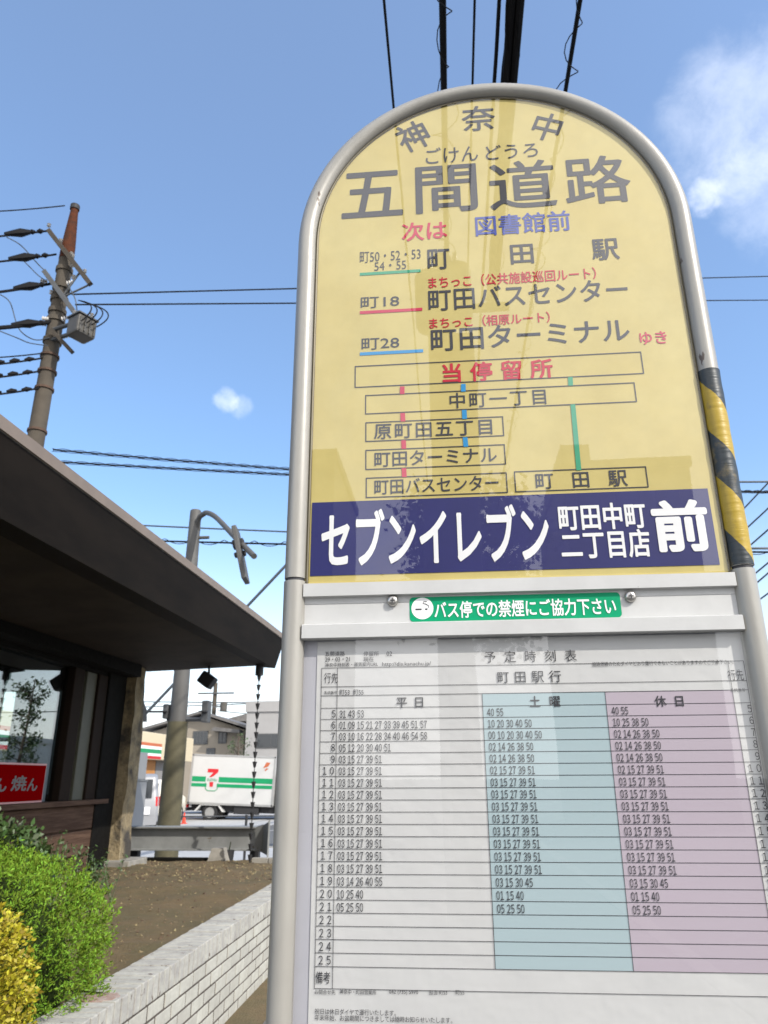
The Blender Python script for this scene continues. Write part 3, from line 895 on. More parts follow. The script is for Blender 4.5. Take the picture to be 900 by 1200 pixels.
# silver minivan seen from behind
vp = at(184.5, 968, 22.3)
rz = R(24)
cx, cy_ = vp.x - .85 * math.cos(rz), vp.y - .85 * math.sin(rz)
prof = [(0.0, .35), (0.0, .75), (.06, 1.0), (.22, 1.60), (.45, 1.68), (2.9, 1.66), (3.6, 1.05), (4.2, .88), (4.28, .35)]
gl = [[(.35, 1.0), (1.2, 1.0), (1.2, 1.52), (.50, 1.52)], [(1.28, 1.0), (2.2, 1.0), (2.2, 1.52), (1.28, 1.52)], [(2.28, 1.0), (3.35, 1.0), (2.85, 1.52), (2.28, 1.52)]]
van = car('minivan', 'silver minivan seen from behind, mostly hidden by the grey cabinet', 'minivan', (cx, cy_, -.012), rz, prof, gl, 1.69, M_silver, (.75, 3.5), .31)
def rear_quad(t, name, x0, x1, y, z0_, z1_, tilt, m, th=.03):
    mb = MB(); dy = tilt
    mb.add([(x0, y - th, z0_), (x1, y - th, z0_), (x1, y + dy - th, z1_), (x0, y + dy - th, z1_), (x0, y + .02, z0_), (x1, y + .02, z0_), (x1, y + dy + .02, z1_), (x0, y + dy + .02, z1_)],
           [(0, 1, 2, 3), (7, 6, 5, 4), (0, 4, 5, 1), (1, 5, 6, 2), (2, 6, 7, 3), (3, 7, 4, 0)])
    return build(name, mb, m, t, local=True)
rear_quad(van, 'rear_window', -.62, .62, .065, 1.02, 1.52, .135, M_dglass)
rear_quad(van, 'licence_plate', .25, .60, .0, .58, .78, .0, M_white)
rear_quad(van, 'tail_light', .70, .80, .05, .80, 1.05, .06, M_lampred)
rear_quad(van, 'tail_light', -.80, -.70, .05, .80, 1.05, .06, M_lampred)
rear_quad(van, 'bumper', -.80, .80, .0, .30, .52, 0, M_silver, .06)
# cream kei car
kp = at(186, 960, 27.2)
prof = [(0.0, .32), (-.02, .75), (.06, .95), (.28, 1.46), (.5, 1.52), (2.2, 1.50), (2.75, 1.0), (3.3, .86), (3.38, .32)]
gl = [[(.38, .98), (1.15, .98), (1.15, 1.40), (.50, 1.40)], [(1.22, .98), (2.6, .98), (2.12, 1.40), (1.22, 1.40)]]
kei = car('small_car', 'small cream white hatchback parked behind the olive sleeved pole', 'car', (kp.x - .74, 27.2, -.012), R(4), prof, gl, 1.48, M_cream, (.62, 2.75), .27)
rear_quad(kei, 'rear_window', -.55, .55, .075, .98, 1.38, .17, M_dglass)
rear_quad(kei, 'tail_light', .56, .70, .0, .66, .96, .06, M_lampred)
rear_quad(kei, 'tail_light', -.70, -.56, .0, .66, .96, .06, M_lampred)
rear_quad(kei, 'licence_plate', -.17, .17, -.01, .50, .66, 0, M_white)
# white estate parked further back, only its tail shows left of the truck
bp = at(246, 940, 37)
prof = [(0.0, .35), (0.0, .8), (.1, 1.05), (.45, 1.42), (2.6, 1.42), (3.3, .98), (4.2, .85), (4.3, .35)]
gl = [[(.5, 1.0), (1.4, 1.0), (1.4, 1.34), (.6, 1.34)], [(1.5, 1.0), (3.1, 1.0), (2.6, 1.34), (1.5, 1.34)]]
est = car('estate_car', 'silver grey car parked beyond the rear end of the delivery truck', 'car', (bp.x - 1.0, 37, -.012), R(-70), prof, gl, 1.65, M_silver, (.8, 3.4), .3)

# traffic cones
def cone(loc, h, label):
    t = thing('traffic_cone', label, 'cone', loc, 'red traffic cones near the truck')
    x, y, z = loc
    build('base', MB().cbox((x - h * .28, y - h * .28, z), (x + h * .28, y + h * .28, z + h * .06), .006), M_cone, t)
    build('cone_body', MB().tube([(x, y, z + h * .06), (x, y, z + h)], [h * .2, h * .05], 14), M_cone, t)
p = at(216, 956, 28.5)
cone((p.x, 28.5, -.012), .38, 'small red traffic cone on the road left of the truck')
p = at(210.5, 935, 34); cone((p.x, 34, -.012), .7, 'red traffic cone further back between the sleeved pole and the truck')

# ------------------------------------------------------------------ convenience store on the left
SX = -12.3
y_end = 36.0
st = thing('convenience_store', 'low convenience store with cream fascia and orange, green and red stripes', 'store', (SX, 27, 0))
zf0, zf1 = at(223, 893, y_end).z, at(223, 867, y_end).z
build('wall', MB().box((SX - 11, 17.0, -.05), (SX - .45, y_end - .1, zf0 + .3)), M_greywall, st)
fa = build('fascia', MB().cbox((SX - .5, 16.5, zf0), (SX, y_end, zf1 + .05), .03), M_storecream, st)
hf = zf1 - zf0
for nm, a, b, m in (('orange_stripe', .52, .64, M_orange), ('white_stripe', .40, .52, M_white), ('green_stripe', .24, .40, M_logogreen), ('pale_stripe', .14, .24, M_white), ('red_stripe', .03, .14, M_logored)):
    build(nm, MB().box((SX - .02, 16.52, zf0 + hf * a), (SX + .006, y_end - 4.0, zf0 + hf * b)), m, fa)
build('roof', MB().box((SX - 11.2, 16.5, zf1 - .15), (SX - .5, y_end, zf1 + .0)), M_greywall, st)
build('orange_panel', MB().box((SX - .45, 24.5, 0.0), (SX - .40, y_end - 3.5, zf0 - .01)), M_orangewall, st)
build('shop_window', MB().box((SX - .45, 17.4, .4), (SX - .42, 24.3, zf0 - .1)), M_pane, st)
build('grey_panel', MB().box((SX - .45, y_end - 3.4, 0.0), (SX - .40, y_end - .2, zf0 - .01)), M_greywall, st)

# ------------------------------------------------------------------ houses and flats behind
def window(par, x0, x1, z0, z1, y, bars=1):
    w_ = build('window', MB().box((x0 - .07, y - .05, z0 - .07), (x1 + .07, y + .02, z1 + .07)), M_white if False else M_galv, par)
    build('pane', MB().box((x0, y - .058, z0), (x1, y - .051, z1)), M_pane, w_)
    mb = MB()
    for k in range(1, bars + 1):
        x = x0 + (x1 - x0) * k / (bars + 1)
        mb.box((x - .025, y - .068, z0), (x + .025, y - .0585, z1))
    build('bar', mb, M_galv, w_)
HY = 47.0
ap, el, er = at(238, 836, HY), at(166, 857, HY), at(292, 853, HY)
h1 = thing('gabled_house', 'beige gabled house with dark roof beyond the convenience store', 'house', (ap.x, HY, 0))
build('wall', MB().prism([(el.x + .5, -.1), (er.x - .3, -.1), (er.x - .3, er.z - .1), (ap.x, ap.z - .15), (el.x + .5, el.z - .1)], (HY, HY + 8)), M_beige, h1)
mb = MB()
for p, q in ((el, ap), (ap, er)):
    mb.add([(p.x, HY - .6, p.z - .05), (q.x, HY - .6, q.z - .05), (q.x, HY - .6, q.z + .10), (p.x, HY - .6, p.z + .10),
            (p.x, HY + 8.5, p.z - .05), (q.x, HY + 8.5, q.z - .05), (q.x, HY + 8.5, q.z + .10), (p.x, HY + 8.5, p.z + .10)],
           [(0, 1, 2, 3), (7, 6, 5, 4), (0, 4, 5, 1), (1, 5, 6, 2), (2, 6, 7, 3), (3, 7, 4, 0)])
build('roof', mb, M_darkroof, h1)
a, b = at(227, 871, HY), at(243, 858, HY); window(h1, a.x, b.x, a.z, b.z, HY, 3)
a, b = at(257, 870, HY), at(265, 858, HY); window(h1, a.x, b.x, a.z, b.z, HY, 1)
a, b = at(243, 884, HY), at(251, 878, HY); window(h1, a.x, b.x, a.z, b.z, HY, 1)
p = at(272, 862, HY - .9)
build('porch_roof', MB().prism([(at(252, 857, HY).x, at(252, 857, HY).z), (at(285, 860, HY).x, at(285, 860, HY).z), (at(285, 856, HY).x, at(285, 856, HY).z), (at(256, 853, HY).x, at(256, 853, HY).z)], (HY - .9, HY - .01)), M_darkroof, h1)
H2 = 56.0
a, b = at(262, 846, H2), at(296, 846, H2); pk = at(279, 839, H2)
h2 = thing('small_house', 'small beige house with low roof between the gabled house and grey flats', 'house', ((a.x + b.x) / 2, H2, 0))
build('wall', MB().box((a.x, H2, -.1), (b.x + 3, H2 + 7, a.z)), M_beige, h2)
build('roof', MB().prism([(a.x - .4, a.z), (b.x + 3.4, a.z), (pk.x + 1.5, pk.z + .3)], (H2 - .5, H2 + 7.5)), M_darkroof, h2)
c0, c1 = at(283, 866, H2), at(290, 858, H2); window(h2, c0.x, c1.x, c0.z, c1.z, H2, 1)
GY = 44.0
ga = at(290, 824, GY)
gb = thing('grey_flats', 'pale grey flat roofed block with rooftop railing behind the truck', 'building', (ga.x + 5, GY, 0))
build('wall', MB().box((ga.x, GY, -.1), (ga.x + 12, GY + 9, ga.z - .5)), M_grayhouse, gb)
build('parapet', MB().box((ga.x - .08, GY - .08, ga.z - .5), (ga.x + 2.2, GY + 9.1, ga.z + .1)), M_grayhouse, gb)
a, b = at(302, 875, GY), at(330, 861, GY); window(gb, a.x, b.x + 2.5, a.z, b.z, GY, 4)
rl = MB()
for k in range(14):
    x = ga.x + 2.3 + k * .7
    rl.tube([(x, GY + .1, ga.z - .5), (x, GY + .1, ga.z + .35)], .02, 6)
rl.tube([(ga.x + 2.2, GY + .1, ga.z + .35), (ga.x + 11.6, GY + .1, ga.z + .35)], .025, 6)
rl.tube([(ga.x + 2.2, GY + .1, ga.z - .05), (ga.x + 11.6, GY + .1, ga.z - .05)], .02, 6)
build('railing', rl, M_galv, gb)
# shrub by the houses
rn = random.Random(21)
c = at(279, 872, 42)
t = thing('garden_tree', 'small bare dark garden tree behind the truck', 'tree', (c.x, 42, 0))
tb = MB().tube([(c.x, 42, 0), (c.x + .05, 42, c.z * .6), (c.x, 42, c.z + .6)], [.07, .05, .02], 7)
lv = MB()
for k in range(14):
    a = rn.uniform(0, 6.28); z = rn.uniform(1.5, c.z + .4); L = rn.uniform(.4, .8)
    s_ = Vector((c.x, 42, z)); e_ = s_ + Vector((math.cos(a) * L, math.sin(a) * L, rn.uniform(.2, .5)))
    tb.tube([s_, e_], [.03, .012], 5)
    leaf_cloud(lv, [e_ + Vector((rn.gauss(0, .16), rn.gauss(0, .16), rn.gauss(0, .16))) for _ in range(26)], .13, rn)
build('trunk', tb, M_bark, t); build('crown', lv, M_treeleaf, t, fixn=False)

# ------------------------------------------------------------------ poles and wires
def sagline(a, b, sag, n=18):
    a, b = Vector(a), Vector(b)
    return [a.lerp(b, i / n) - Vector((0, 0, sag * 4 * (i / n) * (1 - i / n))) for i in range(n + 1)]
def wire(a, b, r_, label, sag=.25, name='overhead_wire', m=None, group=None, spiral=None, twist=0, tw_amp=.95):
    mb = MB()
    pts = sagline(a, b, sag)
    mb.tube(pts, r_, 7)
    if twist:
        n = 260; pp = sagline(a, b, sag, n)
        for ph in range(twist):
            mb.tube([p + Vector((math.cos(i * .55 + ph * 2.1) * r_ * tw_amp, 0, math.sin(i * .55 + ph * 2.1) * r_ * tw_amp)) for i, p in enumerate(pp)], r_ * .42, 5)
    if spiral:
        rs, step, amp = spiral
        L = (Vector(b) - Vector(a)).length
        n = int(L / step * 10); pp = sagline(a, b, sag, n)
        mb.tube([p + Vector((math.cos(i * .628) * amp * (1 + .5 * math.sin(i * .13)), 0, math.sin(i * .628) * amp)) for i, p in enumerate(pp)], rs, 5)
    o = build(name, mb, m or M_wire, loc=tuple(pts[0]), smooth=True)
    return tag(o, label, 'wire', group)

def insulator(mb, p, d, n=4, r_=.07, step=.07):
    p = Vector(p); d = Vector(d).normalized()
    for k in range(n):
        c = p + d * (k * step)
        mb.tube([c, c + d * step * .35, c + d * step * .7], [r_ * .45, r_, r_ * .5], 10)

# --- the pole on the left behind the restaurant
UY = 13.0
ub, ut = at(53, 530, UY), at(78, 243, UY)
ux = (ub.x + ut.x) / 2 - .02
up_ = thing('utility_pole', 'tall concrete utility pole with rusty top and transformer behind the restaurant', 'utility pole', (ux, UY, -.1))
zr = at(73, 300, UY).z
build('pole', MB().tube([(ux, UY, -.1), (ux, UY, zr)], [.205, .150], 22), M_pole, up_, smooth=True)
build('rusty_top', MB().tube([(ux, UY, zr - .12), (ux, UY, zr + .25), (ux, UY, ut.z), (ux, UY, ut.z + .03)], [.158, .150, .075, .10], 16), M_rust, up_, smooth=True)
build('cap_clamp', MB().tube([(ux, UY, ut.z - .09), (ux, UY, ut.z + .02)], .105, 14), M_chassis, up_)
# crossarms run towards and away from us and to the right
def arm_bar(px0, py0, px1, py1, ya, yb, w_, m, name='crossarm'):
    a, b = at(px0, py0, ya), at(px1, py1, yb)
    d = (b - a); L = d.length; d.normalize()
    s_ = d.cross(Vector((0, 0, 1))).normalized(); u_ = s_.cross(d)
    M = Matrix((d, s_, u_)).transposed().to_4x4(); M.translation = a
    return build(name, MB().cbox((0, -w_, -w_), (L, w_, w_), .008, M), m, up_)
arm_bar(57, 270, 106, 333, UY - .22, UY - .22, .05, M_armtan)
arm_bar(52, 318, 90, 370, UY - .25, UY - .25, .05, M_galv)
arm_bar(60, 386, 85, 413, UY - .25, UY - .25, .04, M_armtan)
mb = MB()
for (a, b) in (((75, 345), (93, 320)), ((70, 350), (106, 333))):
    mb.tube([at(*a, UY - .2), at(*b, UY - .2)], .022, 6)
build('brace', mb, M_galv, up_)
# transformer
tcn_ = at(96, 384, UY - .35)
M = Matrix.Translation(tcn_) @ Matrix.Rotation(R(-28), 4, 'Z')
tf = build('transformer', MB().cbox((-.20, -.22, -.24), (.19, .22, .18), .05, M), M_trans, up_)
mb = MB()
for k in range(4):
    mb.cbox((.192, -.19 + k * .11, -.20), (.22, -.16 + k * .11, .12), .004, M)
build('cooling_fin', mb, M_trans, tf)
build('lid', MB().cbox((-.22, -.24, .183), (.21, .24, .22), .01, M), M_galv, tf)
mb = MB()
for (x, y) in ((-.1, -.15), (.12, .1), (0, .2)):
    insulator(mb, M @ Vector((x, y, .215)), (0, 0, 1), 3, .05, .055)
build('bushing', mb, M_ins, tf)
build('bracket', MB().tube([(ux, UY - .1, tcn_.z - .1), tuple(tcn_ + Vector((-.1, 0, -.1)))], .045, 8).tube([(ux, UY - .1, tcn_.z + .15), tuple(tcn_ + Vector((-.1, 0, .15)))], .045, 8), M_galv, up_)
cu = []
for k in range(4):
    p = M @ Vector((.26, -.2 + k * .12, -.05 + k * .02)); q = at(92 + k * 3, 352 + k, UY - .3)
    mid = Vector((max(p.x, q.x) + .42 + .05 * k, p.y, (p.z + q.z) / 2))
    mb = MB()
    pts = [p * ((1 - s / 12) ** 2) + mid * (2 * (s / 12) * (1 - s / 12)) + q * ((s / 12) ** 2) for s in range(13)]
    mb.tube(pts, .014, 6)
    build('loop_cable', mb, M_wire, up_, smooth=True)
mb = MB()
for py in (318, 338, 352, 366, 376, 400):
    z = at(66, py, UY).z
    build('collar', MB().tube([(ux, UY, z - .05), (ux, UY, z + .05)], .205 - (z - 8) * .006 if z > 8 else .21, 18), M_pole, up_)
mb = MB()
for py in (418, 436, 456, 505):
    z = at(60, py, UY).z
    build('band', MB().tube([(ux, UY, z - .025), (ux, UY, z + .025)], .193, 18), M_rustband, up_)
ib = MB()
for (px, py) in ((84, 313), (86, 327), (60, 345), (60, 332), (83, 300)):
    c = at(px, py, UY - .1); insulator(ib, c, (0, 0, 1), 2, .05, .06)
for q in range(4):
    c = at(57 + q * 14, 266 + q * 18, UY - .24); insulator(ib, c, (0, 0, 1), 2, .045, .055)
for (px, py) in ((57, 374), (72, 374), (55, 330), (78, 332), (54, 380), (74, 395)):
    c = at(px, py, UY - .16); insulator(ib, c, (1 if px > 66 else -1, 0, .2), 3, .05, .055)
build('pin_insulator', ib, M_ins, up_)
# lines leaving to the left, each with its dead-end hardware
left = [('top earth wire', (76, 241), (-80, 250), .014, False), ('upper', (60, 270), (-80, 281), .022, True), ('second', (66, 298), (-80, 312), .022, True),
        ('third', (62, 332), (-80, 350), .030, True), ('fourth', (62, 377), (-80, 388), .045, True),
        ('fifth', (58, 413), (-80, 421), .014, False), ('sixth', (54, 419), (-80, 432), .020, True), ('seventh', (52, 434), (-80, 448), .020, True), ('eighth', (51, 454), (-80, 468), .020, True)]
names = {'top earth wire': 'thin top wire running left from the rusty pole tip', 'upper': 'wire with black dead end running left from the tilted top crossarm',
         'second': 'wire with black dead end running left below the top crossarm', 'third': 'thick double wire running left from the middle of the concrete pole',
         'fourth': 'thickest black cable running left level with the transformer', 'fifth': 'thin bare wire running left just under the transformer',
         'sixth': 'beaded cable running left, topmost of three low on the concrete pole', 'seventh': 'beaded cable running left, middle of three low on the concrete pole',
         'eighth': 'beaded cable running left, lowest of three on the concrete pole'}
for k, (nm, a, b, r_, hw) in enumerate(left):
    A, B = at(*a, UY - .1), at(*b, UY - 1.5)
    mb = MB(); pts = sagline(A, B, .05); mb.tube(pts, r_, 7)
    d = (B - A).normalized()
    if hw and k < 5:
        for q in (.18, .36): mb.tube([A + d * q, A + d * (q + .07), A + d * (q + .14)], [.025, .06, .03], 8)
        c = A + d * (.68 if k < 3 else .5)
        mb.tube([c - d * .2, c, c + d * .35], [.05, .095, .04], 8)
        if k in (20, 21): mb.tube([c, c + Vector((.40, 0, .30))], [.06, .022], 7)
    elif hw:
        for q in (.25, .55, .85, 1.15): mb.tube([A + d * q, A + d * (q + .1), A + d * (q + .2)], [.02, .055, .02], 8)
    o = build('overhead_wire', mb, M_wire, loc=tuple(A), smooth=True)
    tag(o, names[nm], 'wire', 'lines from the concrete pole to the left')
for nm, pts_ in (('looping jumper cable left of the concrete pole near its top', [(8, 278), (25, 288), (45, 310), (58, 322)]),
                 ('slack jumper cable sagging left of the concrete pole below the middle crossarm', [(0, 345), (12, 355), (22, 385), (40, 398), (58, 396)]),
                 ('lowest slack jumper cable left of the concrete pole', [(0, 388), (20, 396), (35, 402), (56, 405)]),
                 ('steep jumper cable dropping from the upper dead end towards the middle crossarm', [(22, 300), (34, 312), (44, 322), (52, 328)]),
                 ('jumper cable drooping right of the concrete pole above the transformer', [(80, 335), (88, 350), (91, 368), (96, 378)])):
    P = [at(x, y, UY - .25) for x, y in pts_]
    mb = MB()
    dense = []
    for i in range(len(P) - 1):
        p0_, p1_, p2_, p3_ = P[max(i - 1, 0)], P[i], P[i + 1], P[min(i + 2, len(P) - 1)]
        for s in range(6):
            u = s / 6
            dense.append(.5 * ((2 * p1_) + (p2_ - p0_) * u + (2 * p0_ - 5 * p1_ + 4 * p2_ - p3_) * u * u + (3 * p1_ - p0_ - 3 * p2_ + p3_) * u ** 3))
    dense.append(P[-1])
    mb.tube(dense, .012, 6)
    tag(build('jumper_cable', mb, M_wiregrey, loc=tuple(P[0]), smooth=True), nm, 'cable', 'jumper cables at the concrete pole')
# lines leaving to the right
def rw(a, ya, b, yb, r_, label, sag=.1, **kw):
    return wire(at(*a, ya), at(*b, yb), r_, label, sag, **kw)
rw((84, 345), UY, (1010, 321), 26, .018, 'upper of two thin level wires crossing the sky behind the sign', .0)
rw((88, 357), UY, (1010, 351), 26, .018, 'lower of two thin level wires crossing the sky behind the sign', .0)
rw((62, 527), UY, (1010, 578), 20, .015, 'upper twisted cable bundle leaving the concrete pole just above the eave', .22, twist=3, tw_amp=2.6)
rw((64, 541), UY, (1010, 578), 20, .015, 'lower twisted cable bundle leaving the concrete pole just above the eave', .12, twist=3, tw_amp=2.4)
rw((150, 615), 19, (1010, 646), 19, .022, 'thin wire passing just behind the curved signal arm', .05, m=M_wiregrey)
rw((150, 633), 19, (1010, 648), 19, .026, 'lashed cable passing under the curved signal arm', .05, twist=1, tw_amp=2.6)
gp = at(466, 524, 17)
t = thing('street_pole', 'concrete corner pole hidden behind the sign, holding the diagonal stay cable', 'utility pole', (gp.x, 17, 0))
build('pole', MB().tube([(gp.x, 17, -.15), (gp.x, 17, gp.z + .25)], [.20, .14], 16), M_pole, t, smooth=True)
build('stay_clamp', MB().tube([(gp.x, 17, gp.z - .08), (gp.x, 17, gp.z + .08)], .17, 16), M_galv, t)
rw((140, 869), 17, (466, 524), 17, .035, 'diagonal stay cable rising right between the eave and the sign tube', .0, m=M_wiregrey)
rw((130, 822), 60, (1010, 822), 60, .045, 'low distant wire seen under the eave above the houses', .15, m=M_wiregrey)
rw((130, 829), 60, (560, 806), 60, .04, 'low distant wire crossing the small far pole under the eave', .3, m=M_wiregrey)
rw((255, 833), 60, (560, 858), 60, .035, 'far wire sloping down right from the small distant pole', .1, m=M_wiregrey)
rw((800, 565), 24, (1010, 564), 24, .035, 'thick level wire right of the hazard tape, upper of two', .0, m=M_wiregrey)
rw((800, 643), 24, (1010, 642), 24, .04, 'thick level wire right of the hazard tape, lower of two', .0, m=M_wiregrey)
sl = ['highest', 'second', 'third', 'fourth', 'fifth', 'lowest']
for k, (p, q) in enumerate((((868, 600), (901, 565)), ((874, 620), (901, 595)), ((878, 640), (901, 620)), ((885, 672), (902, 658)), ((888, 682), (902, 670)), ((891, 702), (902, 694)))):
    dx, dy = q[0] - p[0], q[1] - p[1]
    rw((p[0] - dx * 2.2, p[1] - dy * 2.2), 22, (q[0] + dx * 3, q[1] + dy * 3), 18, .022, '%s of the slanting wires right of the sign tube' % sl[k], .0, m=M_wiregrey, group='slanting wires at the right edge')
# distant small pole
DY = 60
p0, p1 = at(252.5, 885, DY), at(253, 800, DY)
t = thing('distant_pole', 'small distant utility pole rising behind the houses under the eave', 'utility pole', (p1.x, DY, 0))
build('pole', MB().tube([(p1.x, DY, -.1), (p1.x, DY, p1.z)], [.22, .16], 12), M_pole, t)
a, b = at(233, 813, DY), at(275, 813, DY)
build('crossarm', MB().cbox((a.x, DY - .25, a.z - .06), (b.x, DY - .13, a.z + .06), .01), M_galv, t)
a, b = at(255, 834, DY), at(265, 817, DY)
build('transformer', MB().tube([(b.x, DY - .5, a.z), (b.x, DY - .5, a.z + .7)], .28, 12), M_trans, t)
build('bracket', MB().box((p1.x, DY - .5, a.z + .3), (b.x, DY - .4, a.z + .4)), M_galv, t)

# --- wires running along the street over the sign to the pole behind us
WZ = 8.0
RY = -7.3                                                     # pole behind the viewer, mirrored in the sign face
FYP = 46.0
rp = thing('street_pole', 'concrete utility pole with transformers, seen mirrored in the sign face', 'utility pole', (.07, RY, 0))
def overx(px, py):
    d = ray(px, py); k = (WZ - H) / d.z
    return (EYE + d * k).x
ow = [(449, 462, 125, .013, 'thin wire overhead left of the sign arch', None), (520, 519, 105, .034, 'thick black cable with loose spiral overhead above the arch', (.0055, .55, .10)),
      (556, 554, 100, .012, 'thin wire overhead above the middle of the arch', None), (586, 578, 100, .016, 'lashed cable overhead just left of the thickest bundle', 't'),
      (600, 592, 100, .040, 'left cable of the thickest overhead bundle above the arch', 't'), (609, 602, 100, .042, 'right cable of the thickest overhead bundle above the arch', (.0045, .9, .055)),
      (681, 661, 112, .022, 'rightmost overhead cable with loose spiral above the arch', (.0055, .5, .07))]
oxs = []
for (xa, xb, yb, r_, lab, sp_) in ow:
    x0 = (overx(xa, 0) + overx(xb, yb)) / 2
    oxs.append(x0)
    dx = (overx(xb, yb) - overx(xa, 0))
    wire((x0, RY if r_ > .03 else -60.0, WZ), (x0, FYP, WZ), r_, lab, 0.0, group='wires over the sign', spiral=sp_ if isinstance(sp_, tuple) else None, twist=2 if sp_ == 't' else 0)
RX = .07
zc_ = at(547, 325, 2 * .95 - RY).z
build('pole', MB().tube([(RX, RY, -.15), (RX, RY, zc_ + .35)], [.21, .15], 20), M_pole, rp, smooth=True)
build('crossarm', MB().cbox((RX - .35, RY - .05, WZ - .16), (oxs[5] + .2, RY + .05, WZ - .06), .01), M_galv, rp)
mb = MB()
for x in (oxs[1], oxs[4], oxs[5]): insulator(mb, (x, RY, WZ - .06), (0, 0, 1), 2, .06, .07)
build('insulator', mb, M_ins, rp)
for x, z in ((RX - .17, zc_ - 1.05), (RX + .19, zc_ - .95)):
    build('transformer', MB().tube([(x, RY + .3, z), (x, RY + .3, z + .05), (x, RY + .3, z + .85), (x, RY + .3, z + .9)], [.2, .22, .22, .16], 20), M_trans, rp, smooth=True)
build('bushing', MB().tube([(RX - .17, RY + .3, zc_ - .15), (RX - .17, RY + .3, zc_ + .12)], [.05, .03], 8).tube([(RX + .19, RY + .3, zc_ - .05), (RX + .19, RY + .3, zc_ + .2)], [.05, .03], 8), M_ins, rp)
build('cable_riser', MB().tube([(RX - .16, RY + .2, .5), (RX - .16, RY + .2, zc_ - 1.1)], .06, 10), M_chassis, rp)
build('switch_box', MB().cbox((RX - .34, RY + .16, 3.2), (RX + .36, RY + .42, 4.9), .03), M_trans, rp)
build('junction_box', MB().cbox((RX - .22, RY + .16, 5.0), (RX + .40, RY + .40, zc_ - 1.2), .03), M_trans, rp)
np_ = thing('street_pole', 'concrete utility pole far behind the viewer carrying the thin street wires', 'utility pole', (.35, -60.0, 0))
build('pole', MB().tube([(.35, -60, -.15), (.35, -60, 9.6)], [.21, .14], 14), M_pole, np_, smooth=True)
build('crossarm', MB().cbox((min(oxs) - .25, -60.05, WZ - .16), (max(oxs) + .25, -59.95, WZ - .06), .01), M_galv, np_)
fp = thing('street_pole', 'concrete utility pole down the street hidden straight behind the sign', 'utility pole', (.35, FYP, 0))
build('pole', MB().tube([(.35, FYP, -.15), (.35, FYP, 9.6)], [.21, .14], 14), M_pole, fp, smooth=True)
build('crossarm', MB().cbox((min(oxs) - .25, FYP - .05, WZ - .16), (max(oxs) + .25, FYP + .05, WZ - .06), .01), M_galv, fp)

# ------------------------------------------------------------------ things only seen mirrored in the glossy faces
def tree(loc, h, rad, label, seed, zc0, leaves=2600):
    rn = random.Random(seed)
    t = thing('street_tree', label, 'tree', loc)
    x, y, z = loc
    tb = MB().tube([(x, y, z), (x + .05, y, z + h * .35), (x - .1, y + .05, z + h * .65), (x, y, z + h * .9)], [.18, .14, .09, .03], 10)
    lv = MB()
    per = leaves // 26
    for k in range(26):
        a = rn.uniform(0, 6.28); zz = rn.uniform(zc0, h * .82); rr = rad * rn.uniform(.35, 1.0) * (1 - .5 * abs((zz - zc0) / (h - zc0) - .4))
        s_ = Vector((x, y, z + zz)); e_ = s_ + Vector((math.cos(a) * rr, math.sin(a) * rr, rn.uniform(.1, .9)))
        tb.tube([s_, (s_ + e_) / 2 + Vector((0, 0, .1)), e_], [.05, .035, .015], 6)
        leaf_cloud(lv, [e_ + Vector((rn.gauss(0, rad * .17), rn.gauss(0, rad * .17), rn.gauss(0, rad * .14))) for _ in range(per)], .20, rn, .6)
    build('trunk', tb, M_bark, t); build('crown', lv, M_treeleaf, t, fixn=False)
    return t
tree((.5, -17.5, 0), 10.2, 2.0, 'dark leafy street tree, seen only mirrored in the blue sign strip', 5, 4.6, 6500)
def block(name, label, x0, x1, y0, y1, h, m, nx, nz, cat='building', step=None):
    t = thing(name, label, cat, ((x0 + x1) / 2, (y0 + y1) / 2, 0))
    build('wall', MB().box((x0, y0, -.2), (x1, y1, h)), m, t)
    build('parapet', MB().box((x0 - .1, y0 - .1, h), (x1 + .1, y1 + .1, h + .35)), m, t)
    if step: build('stair_tower', MB().box((x0 + step[0], y0 + 1, h + .35), (x0 + step[1], y1 - 1, h + step[2])), m, t)
    return t
b1 = block('apartment_block', 'grey apartment block mirrored at the left edge of the cream panel', -9.5, -4.2, -31, -24.2, 13.2, M_dimblock, 0, 0)
b2 = block('office_block', 'grey stepped block mirrored low on the right of the cream panel', 4.4, 9.0, -32, -24.2, 12.3, M_dimblock, 0, 0, step=(0.2, 1.3, 1.5))
for bb, x0, x1, n in ((b1, -9.3, -4.4, 3), (b2, 4.6, 8.8, 3)):
    for zi in range(4):
        for k in range(n):
            xa = x0 + (k + .18) * (x1 - x0) / n; xb = x0 + (k + .78) * (x1 - x0) / n
            w_ = build('window', MB().box((xa, -24.2, 1.3 + zi * 2.9), (xb, -24.13, 2.7 + zi * 2.9)), M_pane, bb)
# across the road, mirrored in the restaurant window
rn = random.Random(9)
tx_, ty_ = -8.6 + .571 * 35, 35.0
t = thing('young_tree', 'slim sparse young tree across the road, mirrored in the restaurant window', 'tree', (tx_, ty_, -.16))
base = Vector((tx_, ty_, -.16))
tb = MB().tube([base + Vector((.5, 0, 0)), base + Vector((.2, 0, 2.4)), base + Vector((.05, 0, 4.3)), base + Vector((0, 0, 6.3))], [.10, .085, .06, .02], 8)
lv = MB()
for q in range(24):
    zz = rn.uniform(2.3, 6.2); a = rn.uniform(0, 6.28); L = rn.uniform(.35, 1.05) * (1.1 - .06 * zz)
    s_ = base + Vector((.1, 0, zz)); e_ = s_ + Vector((math.cos(a) * L, math.sin(a) * L, rn.uniform(.1, .5)))
    tb.tube([s_, e_], [.035, .012], 5)
    leaf_cloud(lv, [e_ + Vector((rn.gauss(0, .17), rn.gauss(0, .17), rn.gauss(0, .16))) for _ in range(60)], .15, rn, .6)
build('trunk', tb, M_bark, t); build('crown', lv, M_treeleaf, t, fixn=False)
